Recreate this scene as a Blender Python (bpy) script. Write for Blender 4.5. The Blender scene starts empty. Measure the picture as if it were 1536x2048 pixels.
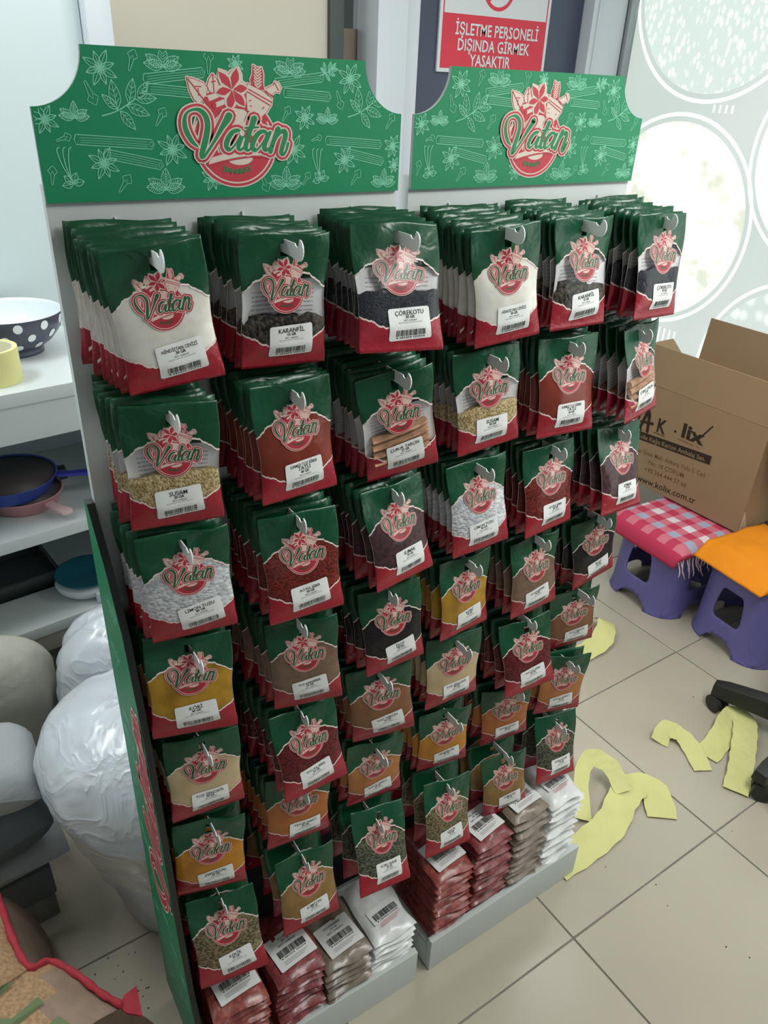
import bpy, bmesh, math, random
from mathutils import Vector, Matrix, noise
from mathutils.geometry import tessellate_polygon

C = bpy.context.scene.collection
sc = bpy.context.scene
PI = math.pi
def R(d): return math.radians(d)

# ------------------------------------------------------------------ camera
cam_d = bpy.data.cameras.new('camera')
cam_d.sensor_fit = 'HORIZONTAL'; cam_d.sensor_width = 36.0
cam_d.lens = 1532.64 / 1536 * 36.0
cam_d.clip_start = 0.05; cam_d.clip_end = 60
cam = bpy.data.objects.new('camera', cam_d); C.objects.link(cam)
_r = Vector((0.8423982, -0.53731643, 0.04069786)); _u = Vector((0.23487742, 0.43411159, 0.86970094)); _f = Vector((0.48497202, 0.7230755, -0.49189832))
_m = Matrix(((_r.x, _u.x, -_f.x), (_r.y, _u.y, -_f.y), (_r.z, _u.z, -_f.z))).to_4x4()
_m.translation = Vector((-0.19459, -1.06592, 1.91353))
cam.matrix_world = _m
sc.camera = cam
cam_d.dof.use_dof = False

# ------------------------------------------------------------------ world, lights, exposure
w = bpy.data.worlds.new('world'); sc.world = w; w.use_nodes = True
bg = w.node_tree.nodes['Background']
bg.inputs[0].default_value = (0.80, 0.90, 0.93, 1); bg.inputs[1].default_value = 0.17
def area(name, loc, aim, sx, sy, power, col):
    d = bpy.data.lights.new(name, 'AREA'); d.shape = 'RECTANGLE'; d.size = sx; d.size_y = sy; d.energy = power; d.color = col
    o = bpy.data.objects.new(name, d); C.objects.link(o); o.location = loc
    o.rotation_euler = (Vector(aim) - Vector(loc)).to_track_quat('-Z', 'Y').to_euler()
    return o
area('unseen_overhead', (1.35, -0.95, 2.70), (1.2, -0.7, 0), 1.4, 0.3, 36, (0.97, 1.0, 0.97))
area('unseen_overhead', (1.2, 0.95, 2.70), (1.3, 1.2, 0), 2.6, 0.3, 18, (0.96, 0.98, 1.0))  # unseen light, added to brighten the back wall and frames
area('unseen_overhead', (-0.7, 0.8, 2.70), (-0.5, 0.7, 0), 0.9, 0.3, 20, (0.94, 0.99, 1.0))  # unseen light, added over the sacks and shelves, behind the stand plane
area('left_fill', (-2.15, 0.75, 1.5), (0.0, 0.35, 0.55), 1.6, 1.6, 9, (0.92, 0.98, 1.0))  # added fill from the left for the sacks and side panel, no doorway modelled
area('front_fill', (-0.8, -3.3, 1.9), (0.5, 0.2, 1.0), 2.6, 1.8, 4, (0.90, 0.97, 1.0))  # unseen frontal fill from behind the camera
area('shop_window_daylight', (2.88, -1.3, 1.55), (0.6, -0.5, 0.9), 2.6, 1.7, 24, (0.97, 1.0, 0.97))
sc.view_settings.view_transform = 'Standard'; sc.view_settings.look = 'None'
sc.view_settings.gamma = 1.0; sc.view_settings.use_curve_mapping = False
sc.view_settings.exposure = 0.0
WINDOW_STRENGTH = 0.90

# ------------------------------------------------------------------ helpers
def lin(c):
    o = []
    for v in c:
        v /= 255.0
        o.append(v / 12.92 if v <= 0.04045 else ((v + 0.055) / 1.055) ** 2.4)
    return tuple(o)
MATS = {}
def mat(name, rgb, rough=0.5, spec=0.5, metal=0.0, noise_scale=0, noise_amt=0.0, bump=0.0, bump_scale=0, emit=None, coat=0.0, trans=0.0, rgb2=None, detail=3.0, dist=0.01):
    """procedural principled material; rgb in sRGB 0-255"""
    if name in MATS: return MATS[name]
    m = bpy.data.materials.new(name); m.use_nodes = True
    nt = m.node_tree; b = nt.nodes['Principled BSDF']
    c = lin(rgb)
    b.inputs['Base Color'].default_value = (*c, 1)
    b.inputs['Roughness'].default_value = rough
    b.inputs['Specular IOR Level'].default_value = spec
    b.inputs['Metallic'].default_value = metal
    if coat: b.inputs['Coat Weight'].default_value = coat; b.inputs['Coat Roughness'].default_value = 0.12
    if trans: b.inputs['Transmission Weight'].default_value = trans
    if emit:
        b.inputs['Emission Color'].default_value = (*c, 1); b.inputs['Emission Strength'].default_value = emit
    tc = nt.nodes.new('ShaderNodeTexCoord')
    if noise_scale:
        n = nt.nodes.new('ShaderNodeTexNoise'); n.inputs['Scale'].default_value = noise_scale; n.inputs['Detail'].default_value = detail
        nt.links.new(tc.outputs['Object'], n.inputs['Vector'])
        mx = nt.nodes.new('ShaderNodeMix'); mx.data_type = 'RGBA'
        c2 = lin(rgb2) if rgb2 else tuple(v * (1 - noise_amt) for v in c)
        mx.inputs[6].default_value = (*c, 1); mx.inputs[7].default_value = (*c2, 1)
        mr = nt.nodes.new('ShaderNodeMapRange'); mr.inputs[1].default_value = 0.38; mr.inputs[2].default_value = 0.62
        nt.links.new(n.outputs['Fac'], mr.inputs[0]); nt.links.new(mr.outputs[0], mx.inputs[0])
        nt.links.new(mx.outputs[2], b.inputs['Base Color'])
    if bump:
        n2 = nt.nodes.new('ShaderNodeTexNoise'); n2.inputs['Scale'].default_value = bump_scale or 40; n2.inputs['Detail'].default_value = 4
        nt.links.new(tc.outputs['Object'], n2.inputs['Vector'])
        bp = nt.nodes.new('ShaderNodeBump'); bp.inputs['Strength'].default_value = bump; bp.inputs['Distance'].default_value = dist
        nt.links.new(n2.outputs['Fac'], bp.inputs['Height']); nt.links.new(bp.outputs[0], b.inputs['Normal'])
    MATS[name] = m
    return m

def tag(o, label=None, cat=None, group=None, kind=None):
    if label: o['label'] = label
    if cat: o['category'] = cat
    if group: o['group'] = group
    if kind: o['kind'] = kind
    return o
def empty(name, loc=(0, 0, 0), rotz=0, label=None, cat=None, group=None):
    o = bpy.data.objects.new(name, None); C.objects.link(o); o.location = loc; o.rotation_euler = (0, 0, rotz); o.empty_display_size = 0.02
    return tag(o, label, cat, group)
def link(name, me, parent=None, smooth=False):
    o = bpy.data.objects.new(name, me); C.objects.link(o)
    if parent: o.parent = parent
    if smooth:
        me.polygons.foreach_set('use_smooth', [True] * len(me.polygons))
    return o

class MB:
    """collects shapes, builds ONE mesh"""
    def __init__(s): s.v = []; s.f = []; s.m = []; s.uv = None
    def add(s, vs, fs, mi=0):
        k = len(s.v); s.v += [tuple(p) for p in vs]; s.f += [tuple(i + k for i in f) for f in fs]; s.m += [mi] * len(fs)
    def box(s, a, b, mi=0):
        (x0, y0, z0), (x1, y1, z1) = a, b
        s.add([(x0, y0, z0), (x1, y0, z0), (x1, y1, z0), (x0, y1, z0), (x0, y0, z1), (x1, y0, z1), (x1, y1, z1), (x0, y1, z1)],
              [(0, 3, 2, 1), (4, 5, 6, 7), (0, 1, 5, 4), (1, 2, 6, 5), (2, 3, 7, 6), (3, 0, 4, 7)], mi)
    def prism(s, poly, axis, a, b, mi=0):
        """extrude a 2D polygon along an axis: axis 0 -> (y,z), 1 -> (x,z), 2 -> (x,y)"""
        ar = sum(poly[i - 1][0] * poly[i][1] - poly[i][0] * poly[i - 1][1] for i in range(len(poly)))
        if (ar < 0) != (axis == 1): poly = poly[::-1]
        n = len(poly)
        def P(p, t):
            return (t, p[0], p[1]) if axis == 0 else ((p[0], t, p[1]) if axis == 1 else (p[0], p[1], t))
        vs = [P(p, a) for p in poly] + [P(p, b) for p in poly]
        tr = tessellate_polygon([[Vector((p[0], p[1], 0)) for p in poly]])
        fs = []
        for t in tr:
            (ax_, ay_), (bx_, by_), (cx_, cy_) = (poly[i][:2] for i in t)
            if ((bx_ - ax_) * (cy_ - ay_) - (by_ - ay_) * (cx_ - ax_) > 0) != (axis == 1): t = t[::-1]
            fs += [tuple(t), tuple(i + n for i in reversed(t))]
        fs += [(i, (i + 1) % n, n + (i + 1) % n, n + i) for i in range(n)]
        s.add(vs, fs, mi)
    def tube(s, pts, r, n=8, mi=0, cap=True):
        pts = [Vector(p) for p in pts]; rs = r if isinstance(r, (list, tuple)) else [r] * len(pts)
        rings = []; up = Vector((0, 0, 1))
        for i, p in enumerate(pts):
            d = (pts[min(i + 1, len(pts) - 1)] - pts[max(i - 1, 0)])
            d = d.normalized() if d.length > 1e-9 else Vector((0, 0, 1))
            a = d.cross(up)
            if a.length < 1e-3: a = d.cross(Vector((1, 0, 0)))
            a.normalize(); b = d.cross(a)
            rings.append([p + (a * math.cos(2 * PI * k / n) + b * math.sin(2 * PI * k / n)) * rs[i] for k in range(n)])
        vs = [q for rg in rings for q in rg]; fs = []
        for i in range(len(pts) - 1):
            for k in range(n): fs.append((i * n + k, i * n + (k + 1) % n, (i + 1) * n + (k + 1) % n, (i + 1) * n + k))
        if cap: fs += [tuple(range(n)), tuple(range((len(pts) - 1) * n, len(pts) * n))]
        s.add(vs, fs, mi)
    def lathe(s, prof, n=32, c=(0, 0, 0), mi=0, sx=1, sy=1):
        vs = []; fs = []
        for r, z in prof:
            for k in range(n):
                a = 2 * PI * k / n; vs.append((c[0] + sx * r * math.cos(a), c[1] + sy * r * math.sin(a), c[2] + z))
        for i in range(len(prof) - 1):
            for k in range(n): fs.append((i * n + k, i * n + (k + 1) % n, (i + 1) * n + (k + 1) % n, (i + 1) * n + k))
        if prof[0][0] > 1e-6: fs.append(tuple(reversed(range(n))))
        s.add(vs, fs, mi)
    def grid(s, P, nu, nv, mi=0, skip=None):
        vs = [P(i / nu, j / nv) for j in range(nv + 1) for i in range(nu + 1)]
        fs = [(j * (nu + 1) + i, j * (nu + 1) + i + 1, (j + 1) * (nu + 1) + i + 1, (j + 1) * (nu + 1) + i) for j in range(nv) for i in range(nu) if not (skip and skip(i, j))]
        s.add(vs, fs, mi)
    def build(s, name, mats, parent=None, smooth=False, bevel=0.0, seg=2, weld=False):
        me = bpy.data.meshes.new(name); me.from_pydata(s.v, [], s.f)
        for m in (mats if isinstance(mats, (list, tuple)) else [mats]): me.materials.append(m)
        me.polygons.foreach_set('material_index', s.m)
        if bevel or weld:
            bm = bmesh.new(); bm.from_mesh(me)
            bmesh.ops.remove_doubles(bm, verts=bm.verts, dist=1e-5)
            if bevel:
                es = [e for e in bm.edges if len(e.link_faces) == 2 and e.calc_face_angle(0) > 0.6]
                bmesh.ops.bevel(bm, geom=es, offset=bevel, segments=seg, affect='EDGES', profile=0.7)
            bmesh.ops.recalc_face_normals(bm, faces=bm.faces)
            bm.to_mesh(me); bm.free()
        me.update()
        o = link(name, me, parent, smooth or bool(bevel))
        if bevel:
            for p in me.polygons: p.use_smooth = True
            try: me.set_sharp_from_angle(angle=R(40))
            except Exception: pass
        return o

def catmull(pts, k=6):
    if len(pts) < 3: return [tuple(p) for p in pts]
    out = []; n = len(pts)
    for i in range(n - 1):
        p0, p1, p2, p3 = pts[max(i - 1, 0)], pts[i], pts[i + 1], pts[min(i + 2, n - 1)]
        for j in range(k):
            t = j / k
            out.append(tuple(0.5 * ((2 * b) + (-a + c) * t + (2 * a - 5 * b + 4 * c - d) * t * t + (-a + 3 * b - 3 * c + d) * t ** 3) for a, b, c, d in zip(p0, p1, p2, p3)))
    out.append(tuple(pts[-1]))
    return out

_TEXT = {}
def text_tris(s, size=1.0, bold=0.0, res=2):
    """triangles of a line of lettering, centred in x, baseline at 0"""
    key = (s, bold, res)
    if key not in _TEXT:
        cu = bpy.data.curves.new('lettering', 'FONT'); cu.body = s; cu.size = 1.0; cu.offset = bold; cu.align_x = 'CENTER'; cu.resolution_u = res
        o = bpy.data.objects.new('lettering', cu)
        me = bpy.data.meshes.new_from_object(o)
        me.calc_loop_triangles()
        vs = [(v.co.x, v.co.y) for v in me.vertices]
        _TEXT[key] = [tuple(vs[i] for i in t.vertices) for t in me.loop_triangles]
        bpy.data.objects.remove(o); bpy.data.curves.remove(cu); bpy.data.meshes.remove(me)
    return [tuple((x * size, y * size) for x, y in t) for t in _TEXT[key]]

class Print:
    """flat print: 2D shapes in layers, mapped onto any surface"""
    def __init__(s): s.t = []; s.k = 0
    def sub(s, layer):
        s.k = (s.k + 1) % 23; return layer + s.k * 0.034
    def tri(s, a, b, c, layer, mi): s.t.append((a, b, c, layer, mi))
    def poly(s, pts, layer, mi, holes=()):
        layer = s.sub(layer)
        loops = [[Vector((x, y, 0)) for x, y in pts]] + [[Vector((x, y, 0)) for x, y in h] for h in holes]
        flat = [(v.x, v.y) for l in loops for v in l]
        for t in tessellate_polygon(loops): s.tri(flat[t[0]], flat[t[1]], flat[t[2]], layer, mi)
    def disc(s, c, rx, ry, layer, mi, n=48):
        layer = s.sub(layer)
        p = [(c[0] + rx * math.cos(2 * PI * k / n), c[1] + ry * math.sin(2 * PI * k / n)) for k in range(n)]
        for k in range(n): s.tri(c, p[k], p[(k + 1) % n], layer, mi)
    def ring(s, c, rx, ry, wd, layer, mi, n=48, a0=0, a1=2 * PI):
        for k in range(n):
            q = []
            for j in (k, k + 1):
                a = a0 + (a1 - a0) * j / n
                q += [(c[0] + rx * math.cos(a), c[1] + ry * math.sin(a)), (c[0] + (rx - wd) * math.cos(a), c[1] + (ry - wd) * math.sin(a))]
            s.tri(q[0], q[1], q[3], layer, mi); s.tri(q[0], q[3], q[2], layer, mi)
    def stroke(s, pts, wd, layer, mi, k=5, round_=True, grow=0.0):
        """pts (x,y) or (x,y,halfwidth)"""
        P = catmull([tuple(p) if len(p) == 3 else (p[0], p[1], wd) for p in pts], k)
        n = len(P); layer = s.sub(layer)
        L = []
        for i in range(n):
            a = P[max(i - 1, 0)]; b = P[min(i + 1, n - 1)]
            dx, dy = b[0] - a[0], b[1] - a[1]; l = math.hypot(dx, dy) or 1
            h = max(P[i][2], 1e-5) + grow
            L.append(((P[i][0] - dy / l * h, P[i][1] + dx / l * h), (P[i][0] + dy / l * h, P[i][1] - dx / l * h)))
        for i in range(n - 1):
            s.tri(L[i][0], L[i][1], L[i + 1][1], layer, mi); s.tri(L[i][0], L[i + 1][1], L[i + 1][0], layer, mi)
        if round_:
            for e in (P[0], P[-1]): s.disc((e[0], e[1]), max(e[2], 1e-5) + grow, max(e[2], 1e-5) + grow, layer, mi, 8)
    def text(s, string, size, pos, layer, mi, bold=0.0, xs=1.0, rot=0.0, res=2):
        c, sn = math.cos(rot), math.sin(rot)
        for t in text_tris(string, size, bold, res):
            q = [(pos[0] + c * x * xs - sn * y, pos[1] + sn * x * xs + c * y) for x, y in t]
            s.tri(q[0], q[1], q[2], layer, mi)
    def merge(s, other, sx, sy, ox, oy, dl=0, rot=0.0, mm=None):
        c, sn = math.cos(rot), math.sin(rot)
        for a, b, d, l, m in other.t:
            q = [(ox + c * x * sx - sn * y * sy, oy + sn * x * sx + c * y * sy) for x, y in (a, b, d)]
            s.tri(q[0], q[1], q[2], l + dl, mm[m] if mm else m)
    def mesh(s, name, fn, mats, maxedge=None, step=0.0001, base=0.0003, keep=None):
        tris = s.t
        if maxedge:
            out = []; stack = list(tris)
            while stack:
                a, b, c, l, m = stack.pop()
                e = [(math.hypot(a[0] - b[0], a[1] - b[1]), 0), (math.hypot(b[0] - c[0], b[1] - c[1]), 1), (math.hypot(c[0] - a[0], c[1] - a[1]), 2)]
                mx, i = max(e)
                if mx <= maxedge: out.append((a, b, c, l, m)); continue
                if i == 1: a, b, c = b, c, a
                elif i == 2: a, b, c = c, a, b
                h = ((a[0] + b[0]) / 2, (a[1] + b[1]) / 2)
                stack += [(a, h, c, l, m), (h, b, c, l, m)]
            tris = out
        vs = []; fs = []; ms = []; ids = {}
        for a, b, c, l, m in tris:
            if keep and not (keep(*a) and keep(*b) and keep(*c)): continue
            if (b[0] - a[0]) * (c[1] - a[1]) - (b[1] - a[1]) * (c[0] - a[0]) < 0: b, c = c, b
            f = []
            for p in (a, b, c):
                key = (round(p[0], 6), round(p[1], 6), l)
                if key not in ids:
                    ids[key] = len(vs); vs.append(tuple(fn(p[0], p[1], base + step * l)))
                f.append(ids[key])
            if len(set(f)) == 3: fs.append(f); ms.append(m)
        me = bpy.data.meshes.new(name); me.from_pydata(vs, [], fs)
        for mm_ in mats: me.materials.append(mm_)
        me.polygons.foreach_set('material_index', ms); me.update()
        return me
    def build(s, name, fn, mats, parent=None, **k):
        return link(name, s.mesh(name, fn, mats, **k), parent)

# ------------------------------------------------------------------ common materials
M_panel = mat('white_laminate', (196, 201, 199), 0.45, 0.4, noise_scale=3, noise_amt=0.03)
M_edge = mat('grey_edge_band', (150, 155, 152), 0.5)
M_cream2 = mat('bag_cream_ink', (206, 178, 168), 0.35, 0.5)
M_red2 = mat('bag_red_ink', (164, 40, 56), 0.35, 0.5)
M_lgreen2 = mat('bag_deep_green_ink', (28, 84, 54), 0.35, 0.5)
M_black = mat('black_edge_band', (18, 26, 24), 0.5)
M_green = mat('green_print', (28, 132, 88), 0.42, 0.35, noise_scale=2, noise_amt=0.04)
M_sketch = mat('pale_green_ink', (122, 200, 164), 0.5)
M_cream = mat('cream_ink', (214, 200, 186), 0.5)
M_red = mat('red_ink', (190, 52, 66), 0.5)
M_lgreen = mat('deep_green_ink', (22, 128, 78), 0.5)
M_white = mat('white_paint', (208, 214, 214), 0.4, noise_scale=2, noise_amt=0.03)
M_label = mat('white_label_paper', (224, 224, 222), 0.35, 0.4)
M_ink = mat('black_ink', (28, 28, 30), 0.6)
M_inkgrey = mat('grey_ink', (120, 116, 118), 0.6)
M_hook = mat('white_coated_steel', (236, 240, 238), 0.32, 0.5, noise_scale=30, noise_amt=0.02)

# ------------------------------------------------------------------ room
def struct(o): o['kind'] = 'structure'; return o
M_grout = mat('grey_grout', (128, 124, 114), 0.8, noise_scale=14, noise_amt=0.2)
M_tile = mat('cream_ceramic_tile', (182, 174, 156), 0.22, 0.5, noise_scale=2.2, noise_amt=0.06, bump=0.05, bump_scale=60, dist=0.002)
M_beige = mat('beige_wall_paint', (190, 184, 168), 0.7, noise_scale=1.5, noise_amt=0.05)
M_dark = mat('dark_green_frame', (52, 62, 58), 0.5)
M_navy = mat('navy_door_leaf', (62, 72, 92), 0.35, 0.5, noise_scale=5, noise_amt=0.12)
M_frame = mat('white_pvc_frame', (196, 203, 208), 0.3, 0.5)
M_alu = mat('brushed_aluminium', (150, 156, 158), 0.35, 0.5, metal=0.6)
M_ceil = mat('white_ceiling', (215, 216, 212), 0.8)

b = MB(); b.box((-2.2, -3.6, -0.03), (3.0, 3.2, -0.0025)); floor = struct(b.build('floor', M_grout))
TS = 0.6; TA = 0.026; TO = (2.1044, 0.2563)
tile_me = None
ca, sa = math.cos(TA), math.sin(TA)
for i in range(-7, 3):
    for j in range(-4, 4):
        x, y = TO[0] + TS * (ca * (i + .5) - sa * (j + .5)), TO[1] + TS * (sa * (i + .5) + ca * (j + .5))
        if x < -1.75 or x > 3.1 or y > 1.98 or y < -1.9: continue
        if tile_me is None:
            b = MB(); h = TS / 2 - 0.0022; b.box((-h, -h, -0.0024), (h, h, 0)); o = b.build('tile', M_tile, floor, bevel=0.0012, seg=1); tile_me = o.data
        else: o = link('tile', tile_me, floor)
        o.location = (x, y, 0); o.rotation_euler = (0, 0, TA)
b = MB(); b.box((-2.2, -2.4, 2.75), (3.2, 3.2, 2.8)); struct(b.build('ceiling', M_ceil))
YB = 1.8; XW = 2.95
b = MB(); b.box((-2.2, YB, -0.0025), (1.384, YB + 0.12, 2.75)); b.box((1.384, YB, 2.45), (1.568, YB + 0.12, 2.75)); b.box((1.568, YB + 0.06, 2.5), (XW, YB + 0.12, 2.75)); struct(b.build('wall_back', M_beige))
b = MB(); b.box((1.384, YB - 0.02, 0.0), (1.442, YB + 0.14, 2.45)); struct(b.build('trim_1', M_dark, bevel=0.004))
b = MB()
b.box((1.568, YB - 0.05, 0.0), (1.70, YB + 0.1, 2.5)); b.box((1.704, YB - 0.035, 0.0), (1.764, YB + 0.09, 2.5)); struct(b.build('trim_2', M_frame, bevel=0.006))
b = MB(); b.box((2.672, YB - 0.03, 0.0), (2.875, YB + 0.1, 2.5)); b.box((2.70, YB - 0.036, 0.0), (2.71, YB - 0.029, 2.5)); struct(b.build('trim_3', M_frame, bevel=0.003))
b = MB(); b.box((2.88, YB - 0.05, 0.0), (2.915, YB + 0.1, 2.6)); b.box((2.918, YB - 0.03, 0.0), (2.95, YB + 0.1, 2.6)); struct(b.build('trim_4', M_alu, bevel=0.005))
door = empty('door_1', (1.768, YB + 0.03, 0)); struct(door)
b = MB(); b.box((0, 0, 0.005), (0.90, 0.045, 2.5)); b.build('door_leaf', M_navy, door, bevel=0.003)
b = MB(); b.tube([(0.84, -0.05, 1.02), (0.74, -0.05, 1.02)], 0.009, 10); b.tube([(0.84, 0, 1.02), (0.84, -0.05, 1.02)], 0.009, 10); b.box((0.815, -0.006, 0.9), (0.865, 0.0, 1.12)); b.build('door_handle', M_alu, door, smooth=False)

# warning sign on the door
M_sred = mat('red_sign_print', (204, 40, 62), 0.3, 0.5); M_swhite = mat('white_sign_board', (206, 210, 212), 0.3, 0.5)
sign = empty('warning_sign', (1.893, YB + 0.024, 1.947), 0, 'red and white staff only warning sign with Turkish lettering on the navy door', 'sign')
SW, SH = 0.575, 0.43
b = MB(); b.prism([(0.0, 0), (SW, 0), (SW, SH), (0, SH)], 1, -0.006, 0.004); b.build('sign_board', M_swhite, sign)
pr = Print()
pr.poly([(0.014, 0.014), (SW - 0.014, 0.014), (SW - 0.014, 0.198), (0.014, 0.198)], 0, 0)
pr.poly([(0.014, 0.198), (SW - 0.014, 0.198), (SW - 0.014, SH - 0.014), (0.014, SH - 0.014)], 0, 0, holes=[[(0.020, 0.202), (0.020, SH - 0.020), (SW - 0.020, SH - 0.020), (SW - 0.020, 0.202)]])
pr.ring((SW / 2, 0.305), 0.083, 0.083, 0.014, 1, 0, 40)
pr.stroke([(SW / 2 - 0.055, 0.25), (SW / 2 + 0.055, 0.36)], 0.007, 1, 0, round_=False)
pr.build('printed_band', lambda s, t, o: (s, -0.006 - o, t), [M_sred], sign)
pr = Print()
for k, (tx, z, cx) in enumerate([('İŞLETME PERSONELİ', 0.132, .50), ('DIŞINDA GİRMEK', 0.078, .475), ('YASAKTIR', 0.026, .45)]):
    pr.text(tx, 0.058, (SW * cx + 0.012, z), 0, 0, bold=0.016, xs=0.82, rot=-0.005)
pr.build('lettering', lambda s, t, o: (s, -0.0075 - o, t), [M_swhite], sign)

# cartons and bright back room seen through the gap beside the door frame
M_cart = mat('brown_corrugated_card', (156, 130, 100), 0.75, 0.2, noise_scale=4, noise_amt=0.06)
M_cart2 = mat('faded_card', (150, 136, 122), 0.8, 0.2, noise_scale=5, noise_amt=0.12)
M_tape = mat('clear_packing_tape', (190, 176, 150), 0.2, 0.5)
for k in range(3):
    r0 = empty('stacked_carton', (1.60, 2.12, 0.7 * k if k < 2 else 1.4), 0, ['faded brown carton on the floor behind the wall gap', 'faded brown carton in the middle of the stack behind the wall gap', 'faded brown carton with taped top showing in the gap beside the white door frame'][k], 'carton')
    hgt = (0.698, 0.698, 0.675)[k]
    b = MB(); b.box((-0.2, -0.2, 0), (0.24, 0.2, hgt)); b.build('carton_body', M_cart2, r0, bevel=0.006)
    b = MB(); b.box((-0.2, -0.02, hgt), (0.24, 0.02, hgt + 0.0008)); b.tube([(-0.2, -0.16, hgt - .10), (-0.222, -0.19, hgt - 0.16), (-0.235, -0.2, hgt - 0.2)], [0.006, 0.008, 0.005], 6); b.build('tape', M_tape, r0)
win2 = empty('window_2', (1.2, 2.95, 0)); struct(win2)
M_winglow = mat('daylit_frosted_glass', (236, 244, 242), 0.3, emit=1.0)
b = MB(); b.box((-0.2, 0, 1.0), (0.9, 0.01, 2.5)); b.build('pane', M_winglow, win2)
b = MB()
for z in (1.0, 2.5): b.box((-0.25, -0.03, z - 0.03), (0.95, 0.03, z + 0.03))
for x in (-0.22, 0.35, 0.92): b.box((x - 0.03, -0.03, 1.0), (x + 0.03, 0.03, 2.5))
b.build('window_frame', M_frame, win2)

# ---- right-hand shop window with a backlit vinyl showing round bowls
b = MB(); b.box((XW, -3.4, -0.0025), (XW + 0.12, YB + 0.1, 0.36)); b.box((XW, -3.4, 2.6), (XW + 0.12, YB + 0.1, 2.75)); struct(b.build('wall_right', M_beige))
def glow(name, rgb, s, rgb2=None, scale=20, stretch=(1, 1, 1), lo=0.4, hi=0.6, vor=False):
    m = bpy.data.materials.new(name); m.use_nodes = True; nt = m.node_tree; b = nt.nodes['Principled BSDF']
    b.inputs['Roughness'].default_value = 0.35
    tc = nt.nodes.new('ShaderNodeTexCoord'); mp = nt.nodes.new('ShaderNodeMapping'); mp.inputs['Scale'].default_value = stretch
    nt.links.new(tc.outputs['Object'], mp.inputs[0])
    n = nt.nodes.new('ShaderNodeTexVoronoi' if vor else 'ShaderNodeTexNoise'); n.inputs['Scale'].default_value = scale
    nt.links.new(mp.outputs[0], n.inputs['Vector'])
    mr = nt.nodes.new('ShaderNodeMapRange'); mr.inputs[1].default_value = lo; mr.inputs[2].default_value = hi; mr.interpolation_type = 'SMOOTHSTEP'
    nt.links.new(n.outputs[0], mr.inputs[0])
    mx = nt.nodes.new('ShaderNodeMix'); mx.data_type = 'RGBA'
    mx.inputs[6].default_value = (*lin(rgb), 1); mx.inputs[7].default_value = (*lin(rgb2 or rgb), 1)
    nt.links.new(mr.outputs[0], mx.inputs[0])
    nt.links.new(mx.outputs[2], b.inputs['Emission Color']); b.inputs['Emission Strength'].default_value = s
    b.inputs['Base Color'].default_value = (0.12, 0.13, 0.13, 1)
    return m
WS = WINDOW_STRENGTH
G_pane = glow('backlit_white_vinyl', (206, 220, 213), WS * 0.98, (222, 232, 227), 1.6, lo=0.3, hi=0.7)
G_rim = glow('backlit_bowl_rim', (242, 252, 247), WS * 1.2)
G_pasta = glow('backlit_pasta_print', (252, 254, 242), WS * 1.16, (222, 228, 206), 8, lo=0.54, hi=0.68)
G_rice = glow('backlit_rice_print', (246, 254, 250), WS * 1.2, (206, 222, 214), 26, (1, 1.9, 0.95), 0.16, 0.5, vor=True)
G_peas = glow('backlit_chickpea_print', (246, 253, 250), WS * 1.1, (208, 222, 216), 15, lo=0.2, hi=0.55, vor=True)
G_lent = glow('backlit_lentil_print', (252, 254, 253), WS * 1.45, (240, 248, 246), 12)
win = empty('window_1', (XW, 0, 0)); struct(win)
b = MB(); b.box((0, -3.3, 0.36), (0.012, YB - 0.01, 2.6)); b.build('pane', G_pane, win)
b = MB(); b.box((-0.02, -3.3, 0.34), (0.06, YB, 0.40)); b.box((-0.02, -3.3, 2.56), (0.06, YB, 2.62))
for y in (-3.3, -1.6, 0.02): b.box((-0.02, y - 0.03, 0.36), (0.06, y + 0.03, 2.6))
b.build('window_frame', M_alu, win, bevel=0.004)
for cy, cz, r, gm in [(1.405, 1.385, 0.455, G_pasta), (1.33, 2.33, 0.455, G_rice), (0.62, 1.72, 0.42, G_lent), (0.62, 0.83, 0.44, G_peas), (0.40, 2.45, 0.40, G_peas), (-0.35, 1.3, 0.45, G_rice)]:
    pr = Print(); pr.disc((0, 0), r * 0.92, r * 0.92, 0, 0, 64); pr.ring((0, 0), r, r, r * 0.035, 0, 1, 64)
    o = pr.build('printed_bowl', lambda s, t, of: (-of, s, t), [gm, G_rim], win, base=0.0012); o.location = (0, cy, cz)
pr = Print()
for k in range(4): pr.poly([(1.29 - k * 0.03, 0.4), (1.30 - k * 0.03, 0.4), (1.30 - k * 0.03, 0.92), (1.29 - k * 0.03, 0.92)], 0, 0); pr.poly([(1.26 - k * 0.03, 1.845), (1.27 - k * 0.03, 1.845), (1.27 - k * 0.03, 1.875), (1.26 - k * 0.03, 1.875)], 0, 0)
pr.build('printed_stripes', lambda s, t, of: (-of, s, t), [G_rim], win, base=0.0006)

# ------------------------------------------------------------------ printed logo (traced once, reused)
def T(*p): return [((x - 700), (730 - y)) + tuple(r) for x, y, *r in p]
V1 = T((278, 925, 10), (225, 870, 22), (178, 770, 26), (165, 670, 22), (190, 585, 14), (255, 545, 13), (330, 548, 22), (385, 610, 28), (400, 700, 28), (378, 820, 30), (345, 930, 30), (315, 1025, 24), (335, 1040, 16), (400, 960, 13), (480, 840, 17), (555, 720, 26), (610, 640, 36), (630, 600, 38))
A1 = [T((765, 790, 12), (725, 755, 20), (660, 775, 25), (605, 850, 28), (585, 925, 26), (610, 968, 17), (665, 930, 11), (725, 850, 12), (762, 780, 16)), T((790, 765, 18), (745, 860, 22), (715, 940, 22), (745, 965, 15), (800, 910, 10), (840, 840, 9))]
TT = [T((905, 625, 34), (880, 690, 30), (840, 790, 25), (805, 900, 25), (800, 955, 22), (835, 968, 13), (890, 905, 9)), T((800, 728, 11), (880, 722, 14), (950, 718, 9))]
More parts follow.
